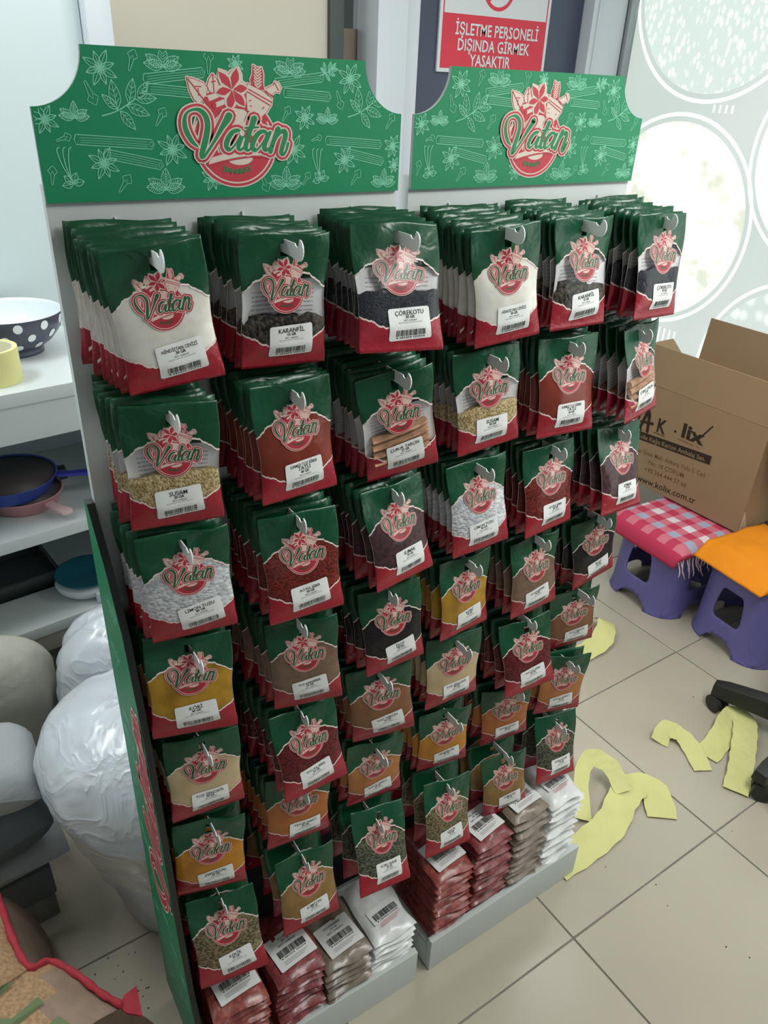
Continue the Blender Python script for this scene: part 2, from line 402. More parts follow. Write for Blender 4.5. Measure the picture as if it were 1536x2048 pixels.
A2 = [[(x + 288, y - 8, r) for x, y, r in s] for s in A1]
NN = [T((1170, 735, 30), (1140, 810, 26), (1100, 910, 25), (1075, 990, 26)), T((1100, 930, 10), (1150, 830, 14), (1205, 765, 22), (1248, 765, 28), (1250, 830, 28), (1220, 920, 26), (1200, 1000, 24), (1225, 1022, 17), (1262, 970, 13), (1283, 895, 16))]
LETTERS = [V1] + A1 + TT + A2 + NN
LOGO = Print()    # inks: 0 cream, 1 red, 2 green
def petals(cx, cy, tips, wd, grow, layer, ink):
    for tx, ty in tips:
        dx, dy = tx - cx, ty - cy; l = math.hypot(dx, dy); nx, ny = -dy / l, dx / l
        pts = [(cx, cy)] + [(cx + dx * t + nx * wd * k, cy + dy * t + ny * wd * k) for t, k in ((.25, .55), (.5, 1), (.75, .75))] + [(tx, ty)] + [(cx + dx * t - nx * wd * k, cy + dy * t - ny * wd * k) for t, k in ((.75, .75), (.5, 1), (.25, .55))]
        if grow:
            mx, my = cx + dx * .5, cy + dy * .5; s_ = 1 + grow / l * 2
            pts = [(mx + (x - mx) * s_ + (nx * grow * (1 if (x - mx) * nx + (y - my) * ny > 0 else -1)) * .6, my + (y - my) * s_ + (ny * grow * (1 if (x - mx) * nx + (y - my) * ny > 0 else -1)) * .6) for x, y in pts]
        LOGO.poly(pts, layer, ink)
def shape(pts, layer, ink, edge=None, ew=9):
    q = T(*pts); LOGO.poly(q, layer, ink)
    if edge is not None: LOGO.stroke([(x, y, ew) for x, y in q + [q[0]]], ew, layer + 1, edge, k=1)
def grown(pts, g, layer, ink):
    q = T(*pts); LOGO.poly(q, layer, ink); LOGO.stroke([(x, y, g) for x, y in q + [q[0]]], g, layer, ink, k=1)
oc = (0, -160)
LOGO.disc(oc, 462, 498, 0, 0, 72); LOGO.disc(oc, 446, 482, 1, 1, 72)
LOGO.ring(oc, 418, 452, 17, 2, 0, 72, a0=-2.7, a1=0.55)
LEAF1 = [(225, 225), (300, 240), (380, 270), (425, 320), (400, 420), (330, 480), (280, 440), (245, 350)]
LEAF2 = [(488, 182), (530, 240), (548, 300), (520, 380), (450, 360), (425, 300), (450, 230)]
MORT = [(850, 265), (1000, 330), (1115, 415), (1100, 475), (1045, 560), (990, 608), (900, 570), (838, 540), (832, 400), (840, 330)]
PEST = [(1030, 320), (1135, 270), (1150, 235), (1185, 240), (1215, 300), (1195, 345), (1155, 335), (1090, 385)]
ROLL = [(375, 400), (600, 320), (640, 400), (620, 500), (470, 560), (400, 480)]
ROSE = [(920, 75), (960, 100), (1005, 90), (1020, 160), (1015, 240), (1030, 320), (900, 290), (890, 220), (915, 160)]
STAR = [(745 - 700, 730 - 105), (548 - 700, 730 - 145), (505 - 700, 730 - 365), (640 - 700, 730 - 548), (812 - 700, 730 - 505), (852 - 700, 730 - 305)]
for s_ in (LEAF1, LEAF2, MORT, PEST, ROLL, ROSE): grown(s_, 20, 0, 0)
petals(-15, 400, STAR, 62, 26, 0, 0)
for s_ in (LEAF1, LEAF2, MORT, PEST, ROLL, ROSE): grown(s_, 7, 1, 1)
petals(-15, 400, STAR, 62, 10, 1, 1)
LOGO.poly(T((380, 420), (560, 330), (840, 330), (860, 560), (640, 560), (450, 560)), 1, 1)
for s_ in (LEAF1, LEAF2, MORT, PEST): LOGO.poly(T(*s_), 2, 0)
for a, c in (((235, 240), (380, 440)), ((488, 190), (490, 370)), ((330, 330), (330, 400)), ((300, 310), (360, 310)), ((470, 260), (510, 250)), ((860, 320), (1110, 450)), ((845, 345), (1085, 480)), ((1040, 330), (1130, 390)), ((860, 440), (880, 436)), ((870, 495), (884, 494)), ((1000, 520), (1020, 505)), ((1150, 250), (1190, 320))):
    LOGO.stroke([(x, y, 6) for x, y in T(a, c)], 6, 3, 1, k=1)
LOGO.poly(T((395, 405), (560, 350), (600, 385), (440, 455)), 2, 0); LOGO.poly(T((470, 480), (610, 420), (630, 470), (500, 520)), 2, 0)
LOGO.disc(T((405, 440))[0], 26, 34, 3, 1, 14); LOGO.disc(T((485, 495))[0], 24, 32, 3, 1, 14)
for k in range(7):
    yy = 300 - k * 30
    LOGO.stroke([(x, y, 7) for x, y in T((960, yy), (928 - 4 * (k % 2), yy - 36))], 7, 2, 0, k=1); LOGO.stroke([(x, y, 7) for x, y in T((962, yy), (1000, yy - 34))], 7, 2, 0, k=1)
petals(-15, 400, STAR, 62, 8, 3, 0); petals(-15, 400, STAR, 50, -6, 4, 1)
# pot highlight shapes and the swoosh
LOGO.poly(T((480, 640), (560, 560), (690, 520), (800, 535), (850, 580), (830, 680), (640, 700), (600, 640), (520, 760), (505, 880), (560, 1000), (500, 1000), (450, 860), (450, 730)), 2, 0)
LOGO.stroke([(x, y, 9) for x, y in T((295, 590), (262, 700), (255, 800), (275, 860))], 9, 2, 0); LOGO.stroke([(x, y, 8) for x, y in T((235, 610), (215, 690), (220, 770))], 8, 2, 0)
LOGO.disc(T((735, 1060))[0], 140, 75, 2, 0, 32)
grow = ((56, 5, 0), (40, 6, 1), (14, 7, 0), (0, 8, 2))
for g, L, ink in grow:
    for s_ in LETTERS: LOGO.stroke(s_, 0, L, ink, k=4, grow=g)
SWO = [(385, 1122), (400, 1080), (430, 1045), (560, 1008), (850, 990), (985, 1008), (990, 1030), (850, 1030), (700, 1048), (520, 1085)]
grown(SWO, 22, 5, 1); LOGO.poly(T(*SWO), 6, 0); LOGO.disc(T((1032, 1022))[0], 16, 16, 6, 0, 12)
for k, ch in enumerate('BAHARAT'):
    a = (k - 3) * 0.155
    LOGO.text(ch, 88, (330 * math.sin(a), -175 - 330 * math.cos(a)), 3, 2, bold=0.02, rot=a)
LOGO_SMALL = LOGO

# ------------------------------------------------------------------ pale herb sketches for the printed boards
def sk_leaf(P, cx, cy, l, a, w=0.3, veins=3):
    c, s_ = math.cos(a), math.sin(a)
    def q(u, v): return (cx + (c * u - s_ * v) * l, cy + (s_ * u + c * v) * l)
    P.stroke([q(0, 0), q(.3, w * .45), q(.65, w * .4), q(1, 0)], 0.0005, 0, 0, k=4, round_=False); P.stroke([q(0, 0), q(.3, -w * .45), q(.65, -w * .4), q(1, 0)], 0.0005, 0, 0, k=4, round_=False)
    P.stroke([q(0, 0), q(.95, 0)], 0.0004, 0, 0, k=1, round_=False)
    for k in range(veins):
        u = .2 + .6 * k / max(veins, 1)
        for d in (1, -1): P.stroke([q(u, 0), q(u + .16, d * w * .34)], 0.00035, 0, 0, k=1, round_=False)
def sk_star(P, cx, cy, r, a=0.3):
    for k in range(8): sk_leaf(P, cx, cy, r * (1 if k % 2 else .85), a + k * PI / 4, .38, 1)
    P.disc((cx, cy), r * .12, r * .12, 0, 0, 8)
def sk_branch(P, cx, cy, s_):
    P.stroke([(cx - .5 * s_, cy - .15 * s_), (cx - .1 * s_, cy - .02 * s_), (cx + .5 * s_, cy + .35 * s_)], 0.0007, 0, 0, round_=False)
    for x, y, a, l in ((-.15, -.02, 1.7, .55), (-.15, -.02, 2.4, .4), (-.1, -.05, -.9, .45), (.05, .05, -.35, .5), (.1, .08, 1.3, .5), (.25, .18, .05, .45), (.3, .2, .9, .4)): sk_leaf(P, cx + x * s_, cy + y * s_, l * s_, a, .42)
def sk_stick(P, cx, cy, l, a, w=0.011):
    c, s_ = math.cos(a), math.sin(a)
    def q(u, v): return (cx + c * u - s_ * v, cy + s_ * u + c * v)
    P.stroke([q(-l / 2, w / 2), q(l / 2, w / 2), q(l / 2 + .003, 0), q(l / 2, -w / 2), q(-l / 2, -w / 2), q(-l / 2 - .002, 0), q(-l / 2, w / 2)], 0.0005, 0, 0, k=1, round_=False)
    for v in (-.28, -.05, .2): P.stroke([q(-l * .45, v * w), q(0, (v + .06) * w), q(l * .45, v * w)], 0.0003, 0, 0, k=3, round_=False)
    P.ring(q(l / 2 - .001, 0), 0.002, w * .3, 0.0006, 0, 0, 10)
def sk_clove(P, cx, cy, s_, a):
    c, sn = math.cos(a), math.sin(a)
    def q(u, v): return (cx + (c * u - sn * v) * s_, cy + (sn * u + c * v) * s_)
    P.stroke([q(-.6, .06), q(.1, .14), q(.3, .34), q(.5, .2), q(.7, .0), q(.5, -.2), q(.3, -.34), q(.1, -.14), q(-.6, -.06), q(-.6, .06)], 0.0004, 0, 0, k=2, round_=False)
    P.stroke([q(.1, .1), q(.35, 0), q(.1, -.1)], 0.0003, 0, 0, k=2, round_=False)
def sk_vanilla(P, cx, cy, s_):
    for k in range(3): P.stroke([(cx + .1 * s_, cy - .5 * s_), (cx - .15 * s_ + .12 * k * s_, cy + .05 * s_), (cx - .25 * s_ + .2 * k * s_, cy + .5 * s_), (cx - .15 * s_ + .2 * k * s_, cy + .6 * s_)], 0.0006, 0, 0, round_=False)
    for a in (.2, 1.2, 2.4, 3.3): sk_leaf(P, cx + .15 * s_, cy - .6 * s_, .4 * s_, a, .6, 1)
def sk_mint(P, cx, cy, s_):
    for a in (1.5, .5, 2.6, .1, 3.0): sk_leaf(P, cx, cy, s_, a, .5, 5)
MOT = [('star', .084, 1.911, .021), ('clove', .122, 1.920, .018, 1.2), ('mint', .160, 1.915, .024), ('stick', .173, 1.906, .075, .13), ('stick', .176, 1.889, .075, -.06), ('mint', .332, 1.915, .024), ('stick', .346, 1.907, .07, .13), ('stick', .358, 1.890, .068, -.05), ('branch', .389, 1.917, .024), ('star', .425, 1.911, .021), ('clove', .069, 1.885, .020, -1.2), ('mint', .047, 1.858, .018), ('star', .013, 1.856, .017), ('branch', .108, 1.869, .058), ('clove', .151, 1.860, .018, 1), ('clove', .031, 1.836, .014, .3), ('stick', .091, 1.832, .092, -.06), ('stick', .112, 1.812, .07, -.2), ('star', .075, 1.808, .020), ('vanilla', .030, 1.806, .034), ('star', .163, 1.823, .021), ('clove', .012, 1.795, .016, 1.4), ('clove', .097, 1.784, .019, .9), ('mint', .150, 1.776, .026), ('branch', .450, 1.872, .055), ('clove', .408, 1.885, .018, -1.2), ('mint', .389, 1.858, .018), ('clove', .494, 1.859, .018, 1), ('star', .354, 1.862, .017), ('stick', .433, 1.831, .09, -.06), ('stick', .450, 1.812, .066, -.2), ('star', .418, 1.808, .02), ('vanilla', .374, 1.803, .034), ('mint', .323, 1.776, .026), ('mint', .486, 1.774, .022), ('clove', .437, 1.784, .019, .9), ('star', .336, 1.822, .021), ('clove', .372, 1.836, .013, .3), ('clove', .325, 1.866, .016, 1), ('star', .501, 1.826, .017), ('clove', .219, 1.922, .02, 1.5), ('star', .255, 1.922, .012), ('star', .215, 1.788, .017), ('clove', .29, 1.782, .02, -1.2), ('star', .505, 1.80, .012), ('clove', .355, 1.784, .015, 1)]
def sketches(mots):
    P = Print()
    for m in mots:
        k = m[0]
        if k == 'star': sk_star(P, *m[1:])
        elif k == 'clove': sk_clove(P, *m[1:])
        elif k == 'mint': sk_mint(P, *m[1:])
        elif k == 'stick': sk_stick(P, *m[1:])
        elif k == 'branch': sk_branch(P, *m[1:])
        else: sk_vanilla(P, *m[1:])
    return P

# ------------------------------------------------------------------ display stands
M_sheet = mat('charcoal_sheet', (40, 44, 42), 0.7, 0.2)
SWD = 0.514; ZT, ZW, ZB, CW = 1.934, 1.869, 1.764, 0.064
def header_outline():
    pts = [(0, ZB), (SWD, ZB), (SWD, ZW)]
    for k in range(1, 12):
        a = PI / 2 * k / 12; pts.append((SWD - CW * math.sin(a), ZT - (ZT - ZW) * math.cos(a)))
    pts += [(SWD - CW, ZT), (CW, ZT)]
    for k in range(1, 12):
        a = PI / 2 * k / 12; pts.append((CW * math.cos(a), ZT - (ZT - ZW) * math.sin(a)))
    pts.append((0, ZW))
    return pts
def in_header(x, z):
    if not (0.001 < x < SWD - 0.001 and ZB + 0.001 < z < ZT - 0.001): return False
    for cx in (0, SWD):
        if (x - cx) ** 2 / (CW + .001) ** 2 + (z - ZT) ** 2 / (ZT - ZW + .001) ** 2 < 1: return False
    return True
SKETCH = sketches(MOT).mesh('printed_herbs', lambda s, t, o: (s, -0.0062 - o, t), [M_sketch], keep=in_header, base=0.0002)
HLOGO = LOGO.mesh('printed_logo', lambda s, t, o: (s * 0.000130, -o, t * 0.000111), [M_cream, M_red, M_lgreen], base=0.0005, step=0.00022)
def stand(x, y, z, yaw, label, side):
    r0 = empty('display_stand', (x, y, z), yaw, label, 'display stand')
    b = MB(); b.box((0, 0, 0.0), (SWD, 0.018, ZB + 0.02)); b.build('back_panel', [M_panel], r0, bevel=0.0015)
    b = MB(); b.box((0.02, -0.0022, 0.112), (SWD - 0.02, -0.0001, 1.115)); lb = b.build('dark_sheet', M_sheet, r0, bevel=0.0008, seg=1); lb['label'] = 'dark sheet over the lower back panel behind the hanging bags'  # added dark sheet covering the lower white panel, blackens the gaps between bags
    b = MB(); b.prism(header_outline(), 1, -0.006, -0.0002, 0); hb = b.build('header_board', [M_green, M_edge], r0)
    hb['label'] = 'green printed header board with scooped corners'
    for p in hb.data.polygons:
        if p.normal.y > -0.9: p.material_index = 1
    link('printed_herbs', SKETCH, hb); lo = link('printed_logo', HLOGO, hb); lo.location = (0.2509, -0.0062, 1.8487)
    b = MB()
    b.box((0.007, -0.248, 0.0), (0.51, -0.232, 0.1136)); b.box((0.007, -0.232, 0.082), (0.51, -0.0005, 0.098))
    b.box((0.007, -0.232, 0.0), (0.021, -0.0005, 0.082)); b.box((0.496, -0.232, 0.0), (0.51, -0.0005, 0.082))
    b.build('base_tray', M_panel, r0, bevel=0.0015)
    if side:
        yz = [(0.018, 0.072), (0.018, 1.345), (0.0, 1.345), (-0.06, 1.26), (-0.105, 1.17), (-0.135, 1.02), (-0.15, 0.86), (-0.165, 0.56), (-0.19, 0.34), (-0.245, 0.11), (-0.245, 0.06)]
        b = MB(); b.prism(yz, 0, -0.012, -0.0005)
        sp = b.build('side_panel', [M_black, M_green], r0)
        for p in sp.data.polygons:
            if p.normal.x < -0.9: p.material_index = 1
        sp['label'] = 'green printed side panel with black edge'
        rnd = random.Random(4); mots = []
        for k in range(60):
            yy, zz = rnd.uniform(-0.22, 0.0), rnd.uniform(0.15, 1.3)
            if 0.47 < zz < 1.0 and yy < -0.07: continue
            mots.append(rnd.choice([('star', yy, zz, .02), ('clove', yy, zz, .02, rnd.uniform(0, 6)), ('branch', yy, zz, .05), ('mint', yy, zz, .02), ('stick', yy, zz, .06, rnd.uniform(-1.5, 1.5))]))
        fr = [(z_, y_) for y_, z_ in yz[2:]][::-1]
        def in_side(yy, zz):
            if zz < 0.085 or zz > 1.33 or yy > 0.012: return False
            for (z0, y0), (z1, y1) in zip(fr, fr[1:]):
                if z0 <= zz <= z1 and z1 > z0: return yy > y0 + (y1 - y0) * (zz - z0) / (z1 - z0) + 0.004
            return False
        sketches(mots).build('printed_herbs', lambda s, t, o: (-0.012 - o, s, t), [M_sketch], sp, keep=in_side)
        P = Print()
        for g, L, ink in ((40, 0, 0), (26, 1, 1), (8, 2, 0), (-3, 3, 1)):
            for s_ in LETTERS: P.stroke(s_, 0, L, ink, k=4, grow=g)
        W = Print(); W.merge(P, 0.00044, -0.00021, -0.085, 0.745, rot=PI / 2)
        W.build('printed_name', lambda s, t, o: (-0.012 - o, s, t), [M_cream, M_red], sp, base=0.0006, step=0.0002, keep=in_side)
    return r0
S2 = (0.5381, 0.0006, -0.0027, 0.0218)
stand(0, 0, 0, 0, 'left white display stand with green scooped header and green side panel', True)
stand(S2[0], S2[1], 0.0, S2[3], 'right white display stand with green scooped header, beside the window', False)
def st2(p):
    c, s_ = math.cos(S2[3]), math.sin(S2[3])
    return (S2[0] + c * p[0] - s_ * p[1], S2[1] + s_ * p[0] + c * p[1], S2[2] + p[2])

ORD = ['first', 'second', 'third', 'fourth', 'fifth', 'sixth', 'seventh']
COLN = ['leftmost column', 'second column from left', 'third column from left', 'fourth column from left', 'second column from right', 'rightmost column']
ROWN = ['top row', 'second row', 'third row', 'fourth row', 'fifth row', 'sixth row', 'bottom row']
# ---- hooks: steel plates with an upturned rounded tip
def hook_pos(c, r):
    a = (0.0812 + 0.176 * (c % 3), -0.1704, 1.7103 - 0.1993 * r)
    return st2(a) if c >= 3 else a
HD = 0.1704
prof = [(HD, 0.002), (HD, 0.034), (HD - 0.004, 0.034), (HD - 0.004, 0.019), (0.020, 0.0188), (0.0065, 0.0188), (0.0040, 0.0160), (0.0, 0.0148), (-0.0035, 0.0165), (-0.0070, 0.0255), (-0.0105, 0.0245), (-0.0138, 0.0215), (-0.0160, 0.0170), (-0.0166, 0.0120), (-0.0154, 0.0065), (-0.0125, 0.0020), (-0.0080, -0.0008), (-0.0025, -0.0016), (0.016, 0.001), (0.05, 0.002)]
hook_me = None
hooks = {}
for c in range(6):
    for r in range(7):
        p = hook_pos(c, r)
        if hook_me is None:
            b = MB(); b.prism(prof, 0, -0.0009, 0.0009); o = b.build('display_hook', M_hook); hook_me = o.data
        else: o = link('display_hook', hook_me)
        o.location = p; o.rotation_euler = (0, 0, S2[3] if c >= 3 else 0)
        o.location.z -= 0.0
        tag(o, 'white metal hook of the %s in the %s' % (ROWN[r], COLN[c]), 'hook', 'hooks on the two display stands')
        hooks[(c, r)] = p

# ------------------------------------------------------------------ spice bags
BW, BH, HOLE_V = 0.132, 0.178, 0.8876
def sstep(a, b, x):
    t = min(1, max(0, (x - a) / (b - a))); return t * t * (3 - 2 * t)
VAR = []
def make_var(seed, full):
    rnd = random.Random(seed)
    return dict(ph=[rnd.uniform(0, 6.28) for _ in range(8)], full=full, tw=rnd.uniform(-.006, .006), top=rnd.uniform(-.5, .5))
def bag_pt(u, v, V, side=0, off=0.0):
    """u -1..1, v 0..1; side 0 = front film, 1 = back film; returns local point, hole at origin"""
    ph = V['ph']; au = min(1, abs(u))
    prof = sstep(0.035, 0.20, v) * (1 - sstep(0.42, 0.86, v) * 0.93)
    edge = max(0.0, 1 - au ** 3.2) ** 0.8
    t = prof * edge
    wr = (0.0011 * math.sin(9 * v + 3 * u + ph[0]) * math.sin(5 * u + ph[1]) + 0.0009 * math.sin(17 * v - 4 * u + ph[2]))
    top = sstep(0.55, 1.0, v)
    curl = top * (0.0050 * math.sin(2.0 * u + ph[3]) + 0.0022 * math.sin(5.1 * u + ph[4])) + 0.004 * V['top'] * top * top
    sag = 0.0035 * math.sin(2.6 * v + ph[5]) * u * (1 - top)
    front = -0.0098 * V['full'] * t + wr * edge * (0.5 + .8 * top)
    back = 0.0062 * V['full'] * t + wr * edge * 0.6
    y = (front - off) if side == 0 else (back + off)
    x = u * BW / 2 * (1 - 0.045 * prof) + 0.0011 * math.sin(11 * v + ph[6]) * (1 if u > 0 else -1) * au + V['tw'] * (v - 0.5)
    z = (v - HOLE_V) * BH + 0.0016 * math.sin(3.3 * u + ph[7]) * sstep(0.9, 1, v)
    if side == 0 and v > 0.99: pass
    return (x, y + curl + sag, z)
for s_ in (3, 8, 21): VAR.append(make_var(s_, 1.0))
U_L = [-1, -.965, -.82, -.62, -.4, -.2, -.085, .085, .2, .4, .62, .82, .965, 1]
V_L = [0, .03, .06, .1, .15, .21, .27, .34, .41, .48, .55, .62, .69, .76, .81, .835, .925, .95, .975, 1]
U_R = [-1, -.8, -.4, -.085, .085, .4, .8, 1]; V_R = [0, .05, .12, .2, .32, .45, .58, .7, .8, .835, .925, 1]

def film_material(name, body=False, cont=None):
    """printed film: green top, torn white edge, clear window, red foot"""
    m = bpy.data.materials.new(name); m.use_nodes = True; nt = m.node_tree; N = nt.nodes; L = nt.links
    pb = N['Principled BSDF']; out = N['Material Output']
    uv = N.new('ShaderNodeUVMap'); sp = N.new('ShaderNodeSeparateXYZ'); L.new(uv.outputs[0], sp.inputs[0])
    def M(op, a, b=None, c=None):
        n = N.new('ShaderNodeMath'); n.operation = op
        for i, x in enumerate((a, b, c)):
            if x is None: continue
            if isinstance(x, (int, float)): n.inputs[i].default_value = x
            else: L.new(x, n.inputs[i])
        return n.outputs[0]
    u, v = sp.outputs[0], sp.outputs[1]
    cb = N.new('ShaderNodeCombineXYZ'); L.new(u, cb.inputs[0])
    ns = N.new('ShaderNodeTexNoise'); ns.inputs['Scale'].default_value = 11; ns.inputs['Detail'].default_value = 4; L.new(cb.outputs[0], ns.inputs['Vector'])
    jag = M('MULTIPLY', M('SUBTRACT', ns.outputs['Fac'], 0.5), 0.075)
    hump = M('SINE', M('MULTIPLY', u, PI))
    topl = M('ADD', M('ADD', M('MULTIPLY', hump, 0.155), 0.595), jag)
    botl = M('ADD', M('SUBTRACT', 0.285, M('MULTIPLY', hump, 0.125)), jag)
    dt = M('SUBTRACT', v, topl); db = M('SUBTRACT', botl, v)
    green = M('GREATER_THAN', dt, 0.007); red = M('GREATER_THAN', db, 0.007)
    wt = M('LESS_THAN', M('ABSOLUTE', dt), 0.007); wb = M('LESS_THAN', M('ABSOLUTE', db), 0.007)
    white = M('MAXIMUM', wt, wb)
    seam = M('GREATER_THAN', M('ABSOLUTE', M('SUBTRACT', u, 0.5)), 0.4985)
    col = M('MINIMUM', M('ADD', M('ADD', green, red), white), 1.0)
    white = M('MAXIMUM', white, M('MULTIPLY', seam, M('SUBTRACT', 1.0, M('MINIMUM', M('ADD', green, red), 1.0))))
    printed = M('MAXIMUM', col, seam)
    mx = N.new('ShaderNodeMix'); mx.data_type = 'RGBA'; mx.inputs[6].default_value = (*lin((13, 70, 43)), 1); mx.inputs[7].default_value = (*lin((148, 30, 44)), 1); L.new(red, mx.inputs[0])
    mw = N.new('ShaderNodeMix'); mw.data_type = 'RGBA'; mw.inputs[7].default_value = (*lin((226, 208, 200)), 1); L.new(white, mw.inputs[0]); L.new(mx.outputs[2], mw.inputs[6])
    L.new(mw.outputs[2], pb.inputs['Base Color']); pb.inputs['Roughness'].default_value = 0.3; pb.inputs['Specular IOR Level'].default_value = 0.45
    tc = N.new('ShaderNodeTexCoord')
    bn = N.new('ShaderNodeTexNoise'); bn.inputs['Scale'].default_value = 38; bn.inputs['Detail'].default_value = 2; bn.inputs['Distortion'].default_value = 0.8; L.new(tc.outputs['Object'], bn.inputs['Vector'])
    bp = N.new('ShaderNodeBump'); bp.inputs['Strength'].default_value = 0.45; bp.inputs['Distance'].default_value = 0.004; L.new(bn.outputs['Fac'], bp.inputs['Height'])
    L.new(bp.outputs[0], pb.inputs['Normal'])
    tr = N.new('ShaderNodeBsdfTransparent'); tr.inputs[0].default_value = (0.99, 0.99, 0.99, 1)
    gl = N.new('ShaderNodeBsdfGlossy'); gl.inputs['Roughness'].default_value = 0.16; L.new(bp.outputs[0], gl.inputs['Normal'])
    fr = N.new('ShaderNodeFresnel'); fr.inputs[0].default_value = 1.45; L.new(bp.outputs[0], fr.inputs['Normal'])
    clear = N.new('ShaderNodeMixShader'); L.new(M('MINIMUM', M('ADD', M('MULTIPLY', fr.outputs[0], 0.5), 0.012), 1.0), clear.inputs[0]); L.new(tr.outputs[0], clear.inputs[1]); L.new(gl.outputs[0], clear.inputs[2])
    fin = N.new('ShaderNodeMixShader'); L.new(printed, fin.inputs[0]); L.new(clear.outputs[0], fin.inputs[1]); L.new(pb.outputs[0], fin.inputs[2])
    L.new(fin.outputs[0], out.inputs['Surface'])
    return m
M_film = film_material('printed_clear_film')
M_back = mat('white_back_film', (205, 203, 204), 0.35, 0.4, bump=0.3, bump_scale=38, dist=0.003)
def back_material():
    """white back film with green head, red foot and rows of grey fine print showing through the window"""
    m = M_back; nt = m.node_tree; N = nt.nodes; L = nt.links; pb = N['Principled BSDF']
    uv = N.new('ShaderNodeUVMap'); sp = N.new('ShaderNodeSeparateXYZ'); L.new(uv.outputs[0], sp.inputs[0])
    wv = N.new('ShaderNodeTexWave'); wv.wave_type = 'BANDS'; wv.bands_direction = 'Y'; wv.inputs['Scale'].default_value = 9.5; L.new(uv.outputs[0], wv.inputs['Vector'])
    nz = N.new('ShaderNodeTexNoise'); nz.inputs['Scale'].default_value = 60; L.new(uv.outputs[0], nz.inputs['Vector'])
    def M(op, a, b=None):
        n = N.new('ShaderNodeMath'); n.operation = op
        for i, x in enumerate((a, b)):
            if x is None: continue
            if isinstance(x, (int, float)): n.inputs[i].default_value = x
            else: L.new(x, n.inputs[i])
        return n.outputs[0]
    line = M('MULTIPLY', M('GREATER_THAN', wv.outputs['Fac'], 0.72), M('GREATER_THAN', nz.outputs['Fac'], 0.42))
    band = M('MULTIPLY', M('MULTIPLY', M('GREATER_THAN', sp.outputs[1], 0.3), M('LESS_THAN', sp.outputs[1], 0.60)), M('MULTIPLY', M('GREATER_THAN', sp.outputs[0], 0.12), M('LESS_THAN', sp.outputs[0], 0.88)))
    mx = N.new('ShaderNodeMix'); mx.data_type = 'RGBA'; mx.inputs[6].default_value = (*lin((240, 238, 239)), 1); mx.inputs[7].default_value = (*lin((186, 168, 176)), 1); L.new(M('MULTIPLY', line, band), mx.inputs[0])
    mg = N.new('ShaderNodeMix'); mg.data_type = 'RGBA'; mg.inputs[7].default_value = (*lin((13, 70, 43)), 1); L.new(mx.outputs[2], mg.inputs[6]); L.new(M('GREATER_THAN', sp.outputs[1], 0.66), mg.inputs[0])
    mr = N.new('ShaderNodeMix'); mr.data_type = 'RGBA'; mr.inputs[7].default_value = (*lin((148, 30, 44)), 1); L.new(mg.outputs[2], mr.inputs[6]); L.new(M('LESS_THAN', sp.outputs[1], 0.24), mr.inputs[0])
    L.new(mr.outputs[2], pb.inputs['Base Color'])
back_material()

def add_uv(me, vu):
    ul = me.uv_layers.new(name='UVMap'); li = [0.0] * (2 * len(me.loops))
    for l in me.loops: li[2 * l.index], li[2 * l.index + 1] = vu[l.vertex_index]
    ul.data.foreach_set('uv', li)
def film_parts(V, UL, VL):
    """front and back grids of one pouch: verts, faces, mats, uvs"""
    vs, fs, ms, us = [], [], [], []
    nu, nv = len(UL), len(VL)
    hu = [i for i in range(nu - 1) if abs(UL[i] + .085) < 1e-6][0]; hv = [j for j in range(nv - 1) if abs(VL[j] - .835) < 1e-6][0]
    for side in (0, 1):
        k = len(vs)
        for v in VL:
            for u in UL: vs.append(bag_pt(u, v, V, side, 0.0004)); us.append(((u + 1) / 2, v))
        for j in range(nv - 1):
            for i in range(nu - 1):
                if i == hu and j == hv: continue
                q = (k + j * nu + i, k + j * nu + i + 1, k + (j + 1) * nu + i + 1, k + (j + 1) * nu + i)
                fs.append(q if side == 0 else q[::-1]); ms.append(side)
    n = nu * nv     # close the rim
    rim = [i for i in range(nu)] + [j * nu + nu - 1 for j in range(1, nv)] + [(nv - 1) * nu + i for i in range(nu - 2, -1, -1)] + [j * nu for j in range(nv - 2, 0, -1)]
    for a, b_ in zip(rim, rim[1:] + rim[:1]): fs.append((a, a + n, b_ + n, b_)); ms.append(0)
    return vs, fs, ms, us
def contents_parts(V, fill, ragged, seed, UL, nv=10):
    rnd = random.Random(seed); vs, fs = [], []; nu = len(UL)
    tops = [fill + rnd.uniform(-ragged, ragged) - 0.03 * abs(u) ** 2 for u in UL]
    for side in (0, 1):
        for j in range(nv + 1):
            for i, u in enumerate(UL):
                uu = u * 0.996; v = 0.045 + (tops[i] - 0.045) * j / nv
                p = bag_pt(uu, v, V, side, -0.0004)
                if side == 1: p = (p[0], max(p[1], bag_pt(uu, v, V, 0, -0.0004)[1] + 0.0004), p[2])
                vs.append(p)
    n = nu * (nv + 1)
    for side in (0, 1):
        for j in range(nv):
            for i in range(nu - 1):
                q = (side * n + j * nu + i, side * n + j * nu + i + 1, side * n + (j + 1) * nu + i + 1, side * n + (j + 1) * nu + i)
                fs.append(q if side == 0 else q[::-1])
    for i in range(nu - 1):
        fs.append((nv * nu + i, nv * nu + i + 1, n + nv * nu + i + 1, n + nv * nu + i))
    return vs, fs
